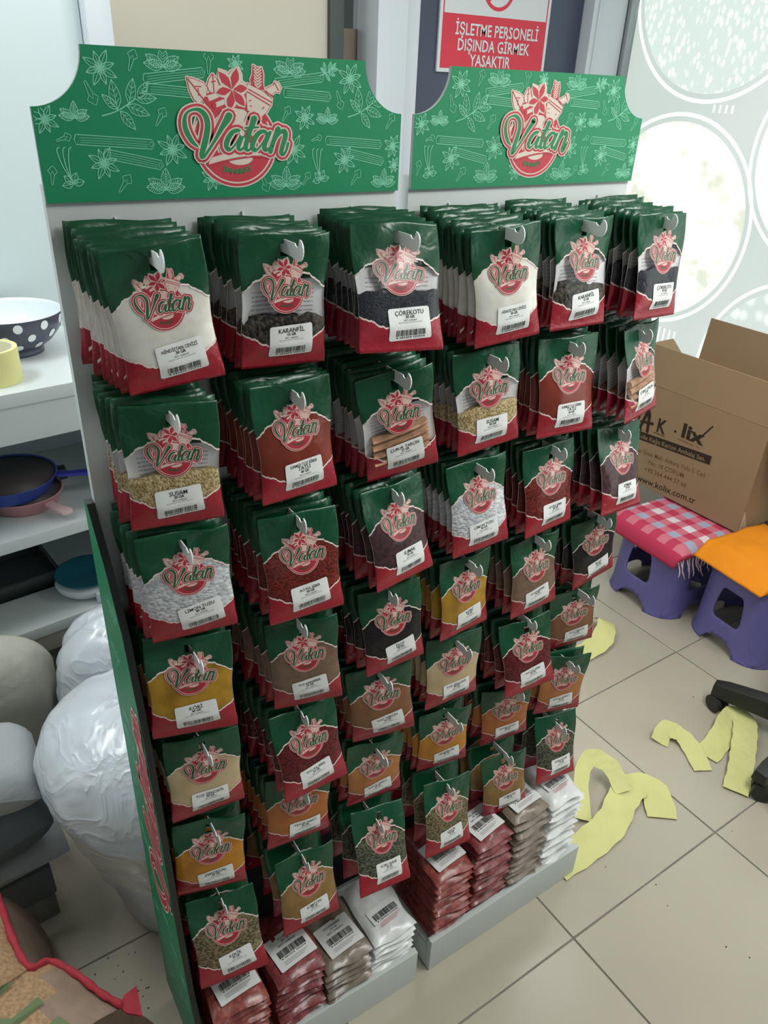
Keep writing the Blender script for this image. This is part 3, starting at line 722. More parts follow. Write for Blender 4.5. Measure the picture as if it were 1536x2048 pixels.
def spice_mat(name, c1, c2, scale, bump, kind):
    m = mat(name, c1, 0.75, 0.25, noise_scale=0)
    nt = m.node_tree; N = nt.nodes; L = nt.links; pb = N['Principled BSDF']
    tc = [n for n in N if n.type == 'TEX_COORD'][0]
    if kind in ('seed', 'herb', 'flake', 'crystal'):
        t = N.new('ShaderNodeTexVoronoi'); t.inputs['Scale'].default_value = scale; t.feature = 'F1'
        mp = N.new('ShaderNodeMapping'); mp.inputs['Scale'].default_value = (1, 1, 1) if kind == 'seed' else (1, 1, 1.7); mp.inputs['Rotation'].default_value = (0, 0.6, 0)
        L.new(tc.outputs['Object'], mp.inputs[0]); L.new(mp.outputs[0], t.inputs['Vector'])
        wn = N.new('ShaderNodeSeparateColor'); L.new(t.outputs['Color'], wn.inputs[0]); fac = wn.outputs[0]; h = t.outputs['Distance']
    else:
        t = N.new('ShaderNodeTexNoise'); t.inputs['Scale'].default_value = scale; t.inputs['Detail'].default_value = 5; L.new(tc.outputs['Object'], t.inputs['Vector']); fac = t.outputs['Fac']; h = fac
    mx = N.new('ShaderNodeMix'); mx.data_type = 'RGBA'; mx.inputs[6].default_value = (*lin(c1), 1); mx.inputs[7].default_value = (*lin(c2), 1)
    mr = N.new('ShaderNodeMapRange'); mr.inputs[1].default_value = .2 if kind != 'powder' else .4; mr.inputs[2].default_value = .8 if kind != 'powder' else .62
    L.new(fac, mr.inputs[0]); L.new(mr.outputs[0], mx.inputs[0]); L.new(mx.outputs[2], pb.inputs['Base Color'])
    bp = N.new('ShaderNodeBump'); bp.inputs['Strength'].default_value = bump; bp.inputs['Distance'].default_value = 0.002; bp.invert = kind != 'powder'
    L.new(h, bp.inputs['Height']); L.new(bp.outputs[0], pb.inputs['Normal'])
    return m
# key: (label lines, weight, plain words, colours, scale, bump, kind, fill, ragged)
SP = {
 'coconut': (['HİNDİSTAN CEVİZİ'], '30 GR', 'white grated coconut', (250, 247, 238), (244, 238, 226), 60, .3, 'powder', .80, .01, 'coconut'),
 'clove': (['KARANFİL'], '10 GR', 'dark whole cloves', (92, 84, 74), (38, 34, 32), 190, 1, 'seed', .40, .035, 'clove'),
 'nigella': (['ÇÖREKOTU'], '30 GR', 'black nigella seeds', (62, 64, 72), (40, 42, 48), 420, .6, 'seed', .49, .02, 'nigella'),
 'sesame': (['SUSAM'], '30 GR', 'pale golden sesame seeds', (228, 208, 160), (180, 150, 98), 330, .9, 'seed', .46, .02, 'sesame'),
 'paprika': (['KIRMIZI TOZ BİBER', 'TATLI'], '40 GR', 'brick red pepper powder', (150, 62, 42), (136, 52, 36), 14, .2, 'powder', .76, .01, 'red pepper'),
 'stick': (['ÇUBUK TARÇIN'], '25 GR', 'cinnamon sticks', (176, 122, 88), (140, 92, 64), 40, .5, 'powder', .3, .01, 'cinnamon stick'),
 'citric': (['LİMON TUZU'], '80 GR', 'white citric acid crystals', (244, 244, 246), (212, 212, 216), 150, .9, 'crystal', .74, .02, 'citric acid'),
 'hotflake': (['ACI PUL BİBER'], '50 GR', 'hot red chilli flakes', (150, 50, 38), (104, 30, 26), 240, .7, 'flake', .76, .02, 'chilli flake'),
 'sumac': (['SUMAK'], '50 GR', 'dark purple brown sumac', (92, 58, 62), (66, 44, 48), 120, .4, 'powder', .74, .01, 'sumac'),
 'curry': (['KÖRİ'], '40 GR', 'yellow curry powder', (208, 160, 52), (172, 128, 40), 22, .6, 'powder', .77, .01, 'curry'),
 'pepper': (['TOZ KARABİBER'], '50 GR', 'grey brown ground black pepper', (150, 120, 98), (134, 106, 88), 60, .3, 'powder', .76, .01, 'black pepper'),
 'isot': (['İSOT'], '50 GR', 'near black isot pepper', (40, 32, 36), (28, 24, 28), 160, .4, 'powder', .74, .01, 'isot'),
 'ginger': (['TOZ ZENCEFİL'], '50 GR', 'cream ground ginger', (226, 202, 160), (214, 188, 146), 20, .2, 'powder', .77, .01, 'ginger'),
 'sweetflake': (['TATLI PUL BİBER'], '50 GR', 'dark red sweet pepper flakes', (132, 40, 42), (92, 28, 32), 240, .7, 'flake', .76, .02, 'sweet flake'),
 'cinnamon': (['TOZ TARÇIN'], '50 GR', 'brown ground cinnamon', (160, 112, 74), (146, 100, 66), 24, .25, 'powder', .77, .01, 'ground cinnamon'),
 'turmeric': (['ZERDEÇAL'], '50 GR', 'orange yellow turmeric', (220, 152, 44), (200, 134, 38), 20, .3, 'powder', .77, .01, 'turmeric'),
 'chicken': (['TAVUK HARCI'], '50 GR', 'orange chicken seasoning', (204, 126, 62), (186, 110, 54), 24, .3, 'powder', .77, .01, 'chicken seasoning'),
 'kofte': (['KÖFTE HARCI'], '50 GR', 'tan meatball seasoning', (208, 140, 82), (190, 122, 70), 24, .3, 'powder', .77, .01, 'meatball seasoning'),
 'thyme': (['KEKİK'], '20 GR', 'dried grey green thyme', (160, 146, 108), (98, 88, 62), 240, .9, 'herb', .72, .02, 'thyme'),
 'cumin': (['KİMYON'], '50 GR', 'khaki ground cumin', (172, 136, 80), (156, 122, 70), 30, .3, 'powder', .76, .01, 'cumin'),
 'mint': (['KURU NANE'], '20 GR', 'dark green dried mint', (110, 112, 88), (58, 62, 48), 200, .9, 'herb', .74, .02, 'mint')}
LAYOUT = [['coconut', 'clove', 'nigella'], ['sesame', 'paprika', 'stick'], ['citric', 'hotflake', 'sumac'], ['curry', 'pepper', 'isot'], ['ginger', 'sweetflake', 'cinnamon'], ['turmeric', 'chicken', 'kofte'], ['thyme', 'cumin', 'mint']]
SMAT = {k: spice_mat(k + '_contents', v[3], v[4], v[5], v[6], v[7]) for k, v in SP.items()}
M_stick = mat('cinnamon_bark', (192, 146, 114), 0.7, 0.3, noise_scale=50, noise_amt=0.35, bump=0.5, bump_scale=90, dist=0.002)

def mesh_from(name, vs, fs, mats, ms=None, us=None, smooth=True):
    me = bpy.data.meshes.new(name); me.from_pydata(vs, [], fs)
    for m in mats: me.materials.append(m)
    if ms: me.polygons.foreach_set('material_index', ms)
    if us: add_uv(me, us)
    if smooth: me.polygons.foreach_set('use_smooth', [True] * len(fs))
    me.update(); return me
FILM_ME = []
for V in VAR:
    vs, fs, ms, us = film_parts(V, U_L, V_L); FILM_ME.append(mesh_from('pouch', vs, fs, [M_film, M_back], ms, us))
LOGO_ME = []
K_ = 0.0000640
for V in VAR:
    def fmap(s, t, o, V=V):
        return bag_pt(s / (BW / 2), HOLE_V + t / BH, V, 0, 0.0004 + o)
    P = Print(); P.merge(LOGO, K_, K_ * 0.86, 0, -0.0455)
    LOGO_ME.append(P.mesh('printed_logo', fmap, [M_cream2, M_red2, M_lgreen2], maxedge=0.009, base=0.00018, step=0.00007))
CONT_ME = {}
def contents_me(sp, vi):
    if (sp, vi) not in CONT_ME:
        q = SP[sp]; vs, fs = contents_parts(VAR[vi], q[8], q[9], hash(sp) % 97 + vi if False else len(sp) * 7 + vi, U_L)
        CONT_ME[(sp, vi)] = mesh_from('contents', vs, fs, [SMAT[sp]])
    return CONT_ME[(sp, vi)]
REAR_ME = {}
def rear_me(sp, vi):
    if (sp, vi) not in REAR_ME:
        V = VAR[vi]; vs, fs, ms, us = film_parts(V, U_R, V_R); q = SP[sp]
        cv, cf = contents_parts(V, q[8], q[9], len(sp) * 5 + vi, U_R, 6)
        k = len(vs); vs = vs + cv; fs = fs + [tuple(i + k for i in f) for f in cf]; ms = ms + [2] * len(cf); us = us + [(.5, .5)] * len(cv)
        REAR_ME[(sp, vi)] = mesh_from('spice_bag', vs, fs, [M_film, M_back, SMAT[sp]], ms, us)
    return REAR_ME[(sp, vi)]
def rrect(w_, h_, r_, n=5):
    p = []
    for cx, cy, a in ((w_ / 2 - r_, h_ / 2 - r_, 0), (-w_ / 2 + r_, h_ / 2 - r_, PI / 2), (-w_ / 2 + r_, -h_ / 2 + r_, PI), (w_ / 2 - r_, -h_ / 2 + r_, 1.5 * PI)):
        p += [(cx + r_ * math.cos(a + PI / 2 * k / n), cy + r_ * math.sin(a + PI / 2 * k / n)) for k in range(n + 1)]
    return p
def barcode(P, x0, x1, y0, y1, layer, mi, seed=5):
    rnd = random.Random(seed); x = x0
    while x < x1:
        w_ = rnd.choice((.00045, .0007, .0011, .0005)); P.poly([(x, y0), (x + w_, y0), (x + w_, y1), (x, y1)], layer, mi); x += w_ + rnd.choice((.0005, .0007, .0012, .0005))
LBW, LBH = 0.068, 0.044
def add_label(root, sp, V, lx, lz, rot, seed):
    q = SP[sp]; c, s_ = math.cos(rot), math.sin(rot)
    def fm(s, t, o):
        x, z = lx + c * s - s_ * t, lz + s_ * s + c * t
        return bag_pt(max(-1, min(1, x / (BW / 2))), HOLE_V + z / BH, V, 0, 0.0006 + o)
    P = Print(); P.poly(rrect(LBW, LBH, .0035), 0, 0)
    lab = P.build('label', fm, [M_label], root, maxedge=0.008, base=0.0005)
    P = Print(); ln = q[0]; y = 0.0150 if len(ln) == 1 else 0.0170
    for k, t in enumerate(ln):
        n = len(t); sz = 0.0088 if n < 9 else (0.0076 if n < 13 else 0.0063)
        P.text(t, sz, (0, y - 0.003), 0, 0, bold=0.008, xs=1.0 if n < 13 else 0.90); y -= 0.0066
    P.text(q[1], 0.0056, (0, y - 0.0010), 0, 0, bold=0.02); y -= 0.0044
    P.text('TETT: 15/08/2027', 0.0029, (0, y - 0.0006), 0, 0, bold=0.01, res=1); y -= 0.0034
    P.text('İŞLETME KAYIT NO: TR-19-K-009090', 0.0024, (0, y), 0, 1, res=1)
    barcode(P, -0.0235, 0.0235, -0.0165, -0.0085, 0, 0, seed)
    P.text('8 683434 155504', 0.0034, (0, -0.0197), 0, 0, bold=0.012, xs=1.9, res=1)
    P.build('lettering', fm, [M_ink, M_inkgrey], lab, maxedge=0.02, base=0.0009)

POSE = {'11': (-0.084, 0.019, -0.096, 0.003, 0.007, -0.007, 0.946), '21': (-0.044, 0.046, 0.010, -0.001, 0.011, -0.005, 0.943), '31': (-0.153, -0.375, 0.036, -0.004, 0.015, -0.001, 1.026), '41': (-0.109, -0.070, -0.096, 0.006, 0.004, -0.013, 0.967), '51': (0.069, -0.132, 0.015, -0.000, 0.006, -0.008, 1.004), '61': (0.079, -0.163, 0.043, 0.007, -0.008, -0.008, 0.996), '12': (-0.206, -0.028, 0.007, 0.001, 0.004, -0.004, 0.962), '22': (-0.002, -0.076, -0.030, 0.002, 0.004, -0.003, 0.954), '32': (-0.130, 0.018, -0.161, -0.001, 0.001, -0.014, 0.972), '42': (-0.104, -0.080, -0.100, -0.002, 0.010, -0.003, 0.986), '52': (-0.096, -0.154, 0.000, 0.003, -0.000, -0.005, 0.996), '62': (0.289, -0.188, -0.020, 0.009, -0.009, -0.003, 0.983), '13': (-0.117, -0.040, -0.028, 0.002, 0.003, 0.002, 0.987), '23': (-0.133, -0.188, -0.030, 0.004, -0.005, -0.011, 0.969), '33': (0.094, -0.220, -0.055, 0.005, -0.001, -0.006, 0.962), '43': (0.002, -0.148, -0.075, -0.002, 0.005, -0.005, 0.974), '53': (0.026, -0.153, -0.035, -0.002, 0.001, -0.011, 0.991), '63': (0.069, -0.292, 0.048, 0.007, -0.007, -0.007, 0.975), '14': (-0.266, -0.163, 0.031, -0.004, 0.009, 0.013, 1.015), '24': (-0.237, -0.062, -0.057, 0.006, -0.008, -0.014, 0.920), '34': (-0.123, -0.078, -0.094, 0.006, -0.006, -0.008, 0.930), '44': (0.028, -0.046, -0.041, -0.002, 0.006, -0.007, 0.936), '54': (0.032, -0.084, -0.076, -0.002, -0.000, -0.016, 0.951), '64': (-0.061, 0.014, -0.213, -0.001, 0.003, -0.017, 0.881), '15': (-0.159, -0.045, -0.011, -0.002, 0.006, 0.005, 0.979), '25': (-0.034, -0.238, -0.047, 0.006, -0.010, -0.010, 0.977), '35': (-0.219, -0.025, -0.101, -0.002, 0.005, 0.002, 0.993), '45': (-0.117, -0.023, -0.032, -0.005, 0.011, 0.003, 0.979), '55': (-0.138, -0.196, -0.091, -0.001, -0.010, -0.018, 0.996), '65': (-0.201, 0.102, -0.158, -0.008, 0.011, -0.014, 0.903), '16': (-0.186, -0.058, 0.042, -0.005, 0.003, -0.002, 0.987), '26': (-0.146, -0.033, 0.016, 0.001, 0.007, 0.008, 1.000), '36': (-0.146, 0.052, -0.024, 0.001, 0.007, 0.005, 0.955), '46': (-0.153, 0.051, -0.052, -0.007, 0.012, -0.003, 0.925), '56': (-0.268, 0.073, -0.108, -0.009, 0.006, -0.016, 0.904), '66': (-0.302, 0.014, 0.028, 0.001, 0.002, -0.002, 0.950), '17': (-0.217, -0.429, -0.037, 0.000, -0.010, -0.008, 1.004), '27': (0.053, -0.263, 0.046, 0.004, -0.010, -0.007, 0.989), '37': (0.004, -0.535, 0.141, 0.008, -0.002, 0.008, 0.965), '47': (0.010, -0.329, 0.141, 0.003, -0.010, -0.005, 0.985), '57': (-0.133, -0.132, -0.070, -0.002, -0.013, -0.020, 0.900), '67': (-0.068, -0.325, 0.091, 0.004, 0.002, 0.007, 0.973)}

NB = [9, 8, 7, 6, 5, 5, 3]        # bags behind the front one, per row
rnd = random.Random(11)
def euler(yaw, tilt, roll):
    return (Matrix.Rotation(yaw, 4, 'Z') @ Matrix.Rotation(tilt, 4, 'X') @ Matrix.Rotation(roll, 4, 'Y')).to_euler()
for c in range(6):
    for r in range(7):
        sp = LAYOUT[r][c % 3]; q = SP[sp]; hx, hy, hz = hooks[(c, r)]
        yw, tl, rl, ex, ey, ez, ws = POSE['%d%d' % (c + 1, r + 1)]
        vi = (c * 2 + r) % 3; V = VAR[vi]
        pos = (hx + ex, hy + 0.025 + max(ey, -0.012), hz + 0.012 + ez)
        name_desc = 'front bag of %s, %s, %s' % (q[2], ROWN[r], COLN[c])
        root = empty('spice_bag', pos, 0, name_desc, 'spice bag', 'spice bags hanging at the front of the hooks')
        root.rotation_euler = euler(yw, tl, rl); root.scale = (min(1.02, max(ws, .93)), 1, 1)
        link('pouch', FILM_ME[vi], root); link('printed_logo', LOGO_ME[vi], root)
        if sp == 'stick':
            for k in range(4):
                zz = (0.20 + 0.078 * k - HOLE_V) * BH; b = MB()
                pts = [bag_pt(t, HOLE_V + (zz + 0.006 * t) / BH, V, 0, -0.0060) for t in (-.78, -.4, 0, .4, .78)]
                b.tube(pts, [0.0066, 0.0068, 0.0066, 0.0069, 0.0066], 12, cap=True)
                b.build('cinnamon_stick', M_stick, root, smooth=True)
        else: link('contents', contents_me(sp, vi), root)
        lr = random.Random(c * 10 + r)
        lx = lr.uniform(.002, .012); rot = lr.uniform(-.03, .10) if r < 2 else lr.uniform(.0, .14)
        add_label(root, sp, V, lx, (0.215 - HOLE_V) * BH, rot, c * 7 + r)
        n = NB[r]; lab = '%%s bag behind the front %s bag, %s, %s' % (q[10], ROWN[r], COLN[c])
        grp = 'bags queued behind the front one, %s, %s' % (ROWN[r], COLN[c])
        for i in range(1, n + 1):
            t = i / n
            o = link('spice_bag', rear_me(sp, (vi + i) % 3))
            y0 = pos[1] + (hy + HD - 0.016 - pos[1]) * t
            jit = min(1.0, 0.35 + 0.65 * t)
            o.location = (hx + ex * (1 - t) + rnd.uniform(-.006, .006) * jit, y0, hz + 0.012 + ez * (1 - t) + rnd.uniform(-.003, .004))
            o.rotation_euler = euler(yw * (1 - t) + rnd.uniform(-.065, .065) * jit, tl * (1 - t) + (-.04) * t + rnd.uniform(-.02, .02), rl * (1 - t) + rnd.uniform(-.06, .06) * jit)
            tag(o, lab % (ORD + ['eighth', 'ninth'])[i - 1], 'spice bag', grp)

# ------------------------------------------------------------------ flat bulk bags stacked in the trays
def bulk_material(name, rgb, rgb2, scale, rough=0.34):
    return mat(name, rgb, rough, 0.55, noise_scale=scale, rgb2=rgb2, bump=0.5, bump_scale=55, dist=0.003, coat=0.12)
MB_red = bulk_material('bagged_red_flakes', (158, 80, 70), (124, 56, 50), 110)
MB_dred = bulk_material('bagged_dark_red_flakes', (142, 66, 64), (108, 46, 46), 110)
MB_grey = bulk_material('bagged_ground_pepper', (136, 122, 106), (118, 106, 94), 60)
MB_white = bulk_material('bagged_white_salt', (226, 226, 224), (212, 212, 212), 20)
def bulk_me(m, seed, W=0.112, D=0.165, Tk=0.026):
    rn = random.Random(seed); ph = [rn.uniform(0, 6.28) for _ in range(8)]
    NU, NV = 14, 16; vs, fs = [], []
    for side in (1, -1):
        for j in range(NV + 1):
            for i in range(NU + 1):
                u, v = i / NU * 2 - 1, j / NV * 2 - 1
                e = max(0, (1 - abs(u) ** 3.5)) ** .6 * max(0, (1 - abs(v) ** 5)) ** .6
                x = u * W / 2 * (1 + .03 * math.sin(5 * v + ph[0])); y = v * D / 2 * (1 + .02 * math.sin(4 * u + ph[1]))
                z = side * Tk * .56 * e + .0025 * math.sin(7 * u + ph[2]) * math.sin(6 * v + ph[3]) * e + .004 * (1 - e) * math.sin(4 * v + 3 * u + ph[4])
                vs.append((x, y, z + Tk / 2))
    n = (NU + 1) * (NV + 1)
    for side in (0, 1):
        for j in range(NV):
            for i in range(NU):
                q = (side * n + j * (NU + 1) + i, side * n + j * (NU + 1) + i + 1, side * n + (j + 1) * (NU + 1) + i + 1, side * n + (j + 1) * (NU + 1) + i)
                fs.append(q if side == 0 else q[::-1])
    return mesh_from('bulk_bag', vs, fs, [m])
STK = [(0.079, .305, MB_red, 'red chilli flakes', 'paper'), (0.206, .30, MB_dred, 'red chilli flakes', 'paper'), (0.328, .232, MB_grey, 'grey ground pepper', 'paper'), (0.447, .225, MB_white, 'white lemon salt', 'film'),
       (0.070, .315, MB_red, 'red chilli flakes', 'edge'), (0.190, .345, MB_dred, 'red chilli flakes', 'paper'), (0.308, .362, MB_grey, 'grey ground pepper', 'paper'), (0.430, .352, MB_white, 'white lemon salt', 'film')]
STN = ['first stack from left', 'second stack from left', 'third stack from left', 'white stack of the left stand', 'first stack of the right stand', 'second stack of the right stand', 'grey stack of the right stand', 'rightmost white stack']
for k, (x, top, m, desc, lk) in enumerate(STK):
    z = 0.0985; tk = 0.0225; n = max(4, int(round((top - z) / tk))); tk = (top - z) / n
    mes = [bulk_me(m, k * 10 + s_, Tk=tk * 0.97) for s_ in range(3)]
    for i in range(n):
        p = (x + rnd.uniform(-.003, .003), -0.158 + rnd.uniform(-.006, .006), z + i * tk)
        if k >= 4: p = st2(p); p = (p[0], p[1], p[2] - S2[2])
        last = i == n - 1
        o = link('bulk_bag', mes[i % 3]); o.location = p; o.rotation_euler = (0, 0, rnd.uniform(-.04, .04) + (S2[3] if k >= 4 else 0))
        if last: tag(o, 'labelled top bag of %s lying on the %s' % (desc, STN[k]), 'bulk bag', 'bulk bags stacked in the stand trays')
        else: tag(o, 'flat bag of %s, %s from the top, %s' % (desc, (ORD + ['eighth', 'ninth', 'tenth', 'eleventh', 'twelfth', 'thirteenth'])[n - 1 - i], STN[k]), 'bulk bag', 'lower bags of the %s' % STN[k])
        if last:
            fm = lambda s, t, of: (s, t, tk * 0.97 * 1.06 + of + 0.0012 - 1.2 * s * s)
            P = Print(); lw, lh = 0.088, 0.078
            if lk != 'film':
                P.poly(rrect(lw, lh, .003), 0, 0)
            else: P.poly(rrect(lw * .9, lh * .5, .003), 0, 0)
            lab = P.build('label', fm, [M_label if lk != 'film' else MB_white], o, maxedge=0.012, base=0.0012); lab.location = (0.004, -0.022, 0.0015); lab.rotation_euler = (R(-3), 0, R(6))
            P = Print(); barcode(P, -0.032, 0.032, -0.012, 0.004, 0, 0, k)
            P.text('8 683434 155504', 0.005, (0, -0.017), 0, 0, bold=0.01, xs=1.7, res=1)
            if lk != 'film':
                t0 = {'red': 'PUL BİBER', 'gre': 'TOZ KARABİBER'}[desc[:3]]
                for j, tx in enumerate((t0, '250 GR', 'TETT: 15/08/2027')): P.text(tx, 0.006, (0, 0.026 - j * 0.0075), 0, 0, bold=0.01, res=1)
            for j in range(3): P.poly([(-0.03, -0.0225 - j * .0035), (0.028 - .006 * j, -0.0225 - j * .0035), (0.028 - .006 * j, -0.0235 - j * .0035), (-0.03, -0.0235 - j * .0035)], 0, 1)
            P.build('lettering', fm, [M_ink, M_red if lk == 'film' else M_inkgrey], lab, maxedge=0.02, base=0.002)

# ------------------------------------------------------------------ shelf unit on the left (turned a few degrees)
UA = R(7); UC = (0.05, 0.925)
def un(x, y, z=0):
    return (UC[0] + math.cos(UA) * x - math.sin(UA) * y, UC[1] + math.sin(UA) * x + math.cos(UA) * y, z)
unit = empty('shelf_unit', (UC[0], UC[1], 0), UA, 'white laminate shelf unit with kitchenware left of the stands', 'shelf unit')
M_lam = mat('white_shelf_laminate', (206, 213, 213), 0.3, 0.5, noise_scale=2, noise_amt=0.03)
M_lamg = mat('pale_blue_white_panel', (196, 210, 211), 0.35, 0.5, noise_scale=1.2, noise_amt=0.03)
M_plinth = mat('greige_plinth', (168, 164, 156), 0.6)
XL, XR = -1.3, 0.30
def part(name, a, c_, m, bev=0.002):
    b = MB(); b.box(a, c_); return b.build(name, m, unit, bevel=bev)
part('shelf_board', (XL, 0, 1.165), (XR, 0.51, 1.2), M_lam); part('apron', (XL, 0.012, 1.062), (XR, 0.03, 1.165), M_lam)
part('shelf_board', (XL, 0, 0.765), (XR, 0.51, 0.8), M_lam)
part('shelf_board', (XL, 0, 0.465), (XR, 0.51, 0.5), M_lam); part('apron', (XL, 0.012, 0.40), (XR, 0.03, 0.465), M_plinth)
part('shelf_board', (XL, 0.02, 0.08), (XR, 0.51, 0.1), M_plinth)
part('back_panel', (XL, 0.512, 0.0), (0.456, 0.53, 2.35), M_lamg)
part('upright', (0.458, 0.475, 0.0), (0.532, 0.545, 2.35), M_frame, 0.006)
part('side_panel', (XR, 0.0, 0.0), (XR + 0.018, 0.51, 1.2), M_lam); part('leg', (0.03, 0.035, 0.0), (0.065, 0.055, 0.40), M_plinth); part('leg', (-0.9, 0.035, 0.0), (-0.865, 0.055, 0.40), M_plinth)

M_bowl_o = mat('slate_blue_enamel', (70, 72, 88), 0.25, 0.5); M_bowl_i = mat('white_enamel', (222, 230, 232), 0.2, 0.5); M_dot = mat('white_dot_glaze', (226, 230, 234), 0.3)
def prof_bowl(r0, r1, h, th=0.005):
    out = [(r0 * .75, 0), (r0, 0.0), (r0, 0.008), (r0 * .92, 0.016)]
    for k in range(1, 9):
        t = k / 8; out.append((r0 * .92 + (r1 - r0 * .92) * math.sin(t * PI / 2) ** .9, 0.016 + (h - 0.016) * t ** 1.25))
    return out
bx, by, bz = 0.085, 1.265, 1.2
bowl = empty('mixing_bowl', (bx, by, bz), 0, 'slate blue mixing bowl with white polka dots and white inside on the top shelf', 'bowl')
pf = prof_bowl(.078, .142, .115); b = MB(); b.lathe(pf, 48); b.build('bowl_body', M_bowl_o, bowl, smooth=True)
b = MB(); b.lathe([(.0, .012)] + [(max(r - .004, 0.001), z + .004) for r, z in pf[3:-1]] + [(.138, .113), (.142, .115)], 48); b.build('bowl_lining', M_bowl_i, bowl, smooth=True)
def on_bowl(a, t):
    k = min(len(pf) - 2, int(t)); f = t - k; r = pf[k][0] + (pf[k + 1][0] - pf[k][0]) * f; z = pf[k][1] + (pf[k + 1][1] - pf[k][1]) * f
    return Vector(((r + .0008) * math.cos(a), (r + .0008) * math.sin(a), z))
for row, (t0, off) in enumerate(((5.2, 0), (7.6, .26), (9.8, 0))):
    for k in range(12):
        a = off + k * PI / 6; b = MB(); cen = on_bowl(a, t0)
        vs = [cen] + [on_bowl(a + .12 * math.cos(2 * PI * j / 14) * (.85 if row == 0 else .72), t0 + .85 * math.sin(2 * PI * j / 14)) for j in range(14)]
        b.add([v * 1.0015 for v in vs], [(0, 1 + j, 1 + (j + 1) % 14) for j in range(14)]); b.build('polka_dot', M_dot, bowl)
M_ytape = mat('yellow_masking_tape', (222, 218, 150), 0.6, 0.3, noise_scale=20, noise_amt=0.05); M_core = mat('pale_tape_core', (224, 222, 196), 0.6)
tr_ = empty('tape_roll', (-0.004, 1.035, 1.2), 0, 'pale yellow masking tape roll lying on the top shelf before the dotted bowl', 'tape roll')
b = MB(); b.lathe([(.060, 0), (.068, 0), (.0685, .003), (.0685, .085), (.068, .088), (.060, .088), (.060, 0)], 48); b.build('tape', M_ytape, tr_, smooth=False)
b = MB(); b.lathe([(.0565, .001), (.0598, .001), (.0598, .087), (.0565, .087), (.0565, .001)], 40); b.build('core', M_core, tr_)

def pan(name, pos, r, h, col, inner, hang, hlen, hcol, label, cat, rim=None):
    p = empty(name, pos, 0, label, cat)
    b = MB(); b.lathe([(0.001, 0), (r * .8, 0), (r * .86, .004), (r, h), (r + .003, h + .001), (r + .002, h + .003), (r - .003, h)], 44); b.build('pan_body', col, p, smooth=True)
    b = MB(); b.lathe([(r - .002, h - .001), (r * .85, .006), (0.001, .005)], 44); b.build('pan_lining', inner, p, smooth=True)
    d = (math.cos(hang), math.sin(hang)); n = (-d[1], d[0]); b = MB(); q = []
    for t, wd, z in ((0, .013, h * .7), (.25, .011, h * .66), (.6, .014, h * .62), (.92, .017, h * .6), (1, .010, h * .6)):
        for s_, zz in ((-1, z - .005), (1, z - .005), (1, z + .005), (-1, z + .005)): q.append((d[0] * (r * .97 + hlen * t) + n[0] * wd * s_, d[1] * (r * .97 + hlen * t) + n[1] * wd * s_, zz))
    fs = [(k * 4 + i, k * 4 + (i + 1) % 4, k * 4 + 4 + (i + 1) % 4, k * 4 + 4 + i) for k in range(4) for i in range(4)] + [(0, 3, 2, 1), (16, 17, 18, 19)]
    b.add(q, fs); b.build('pan_handle', hcol, p, bevel=0.003)
    return p
M_blue = mat('blue_enamel', (58, 82, 170), 0.3); M_blue2 = mat('blue_handle', (58, 62, 176), 0.35); M_pand = mat('dark_nonstick', (74, 66, 66), 0.45); M_pink = mat('dusty_pink_enamel', (214, 150, 158), 0.35); M_pinkh = mat('pale_pink_handle', (222, 186, 188), 0.4); M_blk = mat('black_plastic', (34, 36, 36), 0.4)
pan('frying_pan', (0.015, 1.115, 0.8), 0.105, 0.042, M_pink, M_pand, R(-62), 0.085, M_pinkh, 'pink frying pan underneath the blue pan on the second shelf', 'pan')
bp_ = pan('frying_pan', (-0.02, 1.13, 0.845), 0.135, 0.045, M_blue, M_pand, R(-13), 0.15, M_blue2, 'blue frying pan with blue handle stacked on the pink pan', 'pan')
b = MB(); b.box((0.118, 0.012, -.01), (0.165, 0.045, 0.024)); b.build('handle_clamp', M_blk, bp_, bevel=0.005)
M_teal = mat('teal_plastic', (22, 92, 112), 0.3, noise_scale=6, noise_amt=.2); M_tealr = mat('turquoise_rim', (60, 160, 160), 0.3)
tb = empty('small_bowl', (-0.125, 1.03, 0.8), 0, 'small turquoise bowl at the left end of the second shelf', 'bowl')
b = MB(); b.lathe(prof_bowl(.03, .062, .055), 32); b.build('bowl_body', M_tealr, tb, smooth=True)
b = MB(); b.lathe([(.001, .01)] + [(max(r - .003, .001), z + .003) for r, z in prof_bowl(.03, .062, .055)[3:]], 32); b.build('bowl_lining', M_teal, tb, smooth=True)
M_scw = mat('white_scale_plastic', (214, 222, 226), 0.3); M_lcd = mat('grey_lcd', (150, 164, 160), 0.2)
ks = empty('kitchen_scale', (0.135, 1.045, 0.5), R(0), 'white kitchen scale with teal tray and small display on the third shelf', 'kitchen scale')
b = MB(); b.lathe([(.05, 0), (.07, .004), (.086, .02), (.092, .036), (.086, .044), (.001, .044)], 40, sx=1.05, sy=.95); b.build('scale_body', M_scw, ks, smooth=True)
b = MB(); b.lathe([(.001, .046), (.07, .046), (.09, .058), (.094, .064), (.090, .064), (.068, .052), (.001, .050)], 40); b.build('weighing_tray', M_teal, ks, smooth=True)
b = MB(); b.box((0.0, -.100, .004), (.088, -.06, .036)); b.build('control_panel', M_scw, ks, bevel=.004)
b = MB(); b.box((0.024, -.1015, .012), (.066, -.0995, .030)); b.build('display', M_lcd, ks)
M_dkboard = mat('dark_grey_baking_tray', (66, 72, 72), 0.5)
bt = empty('baking_tray', (-0.17, 1.2, 0.5), R(7), 'dark grey baking tray lying deep on the third shelf', 'tray')
b = MB(); b.box((-.22, -.11, 0.0), (.22, .11, .004)); b.build('tray_base', M_dkboard, bt)
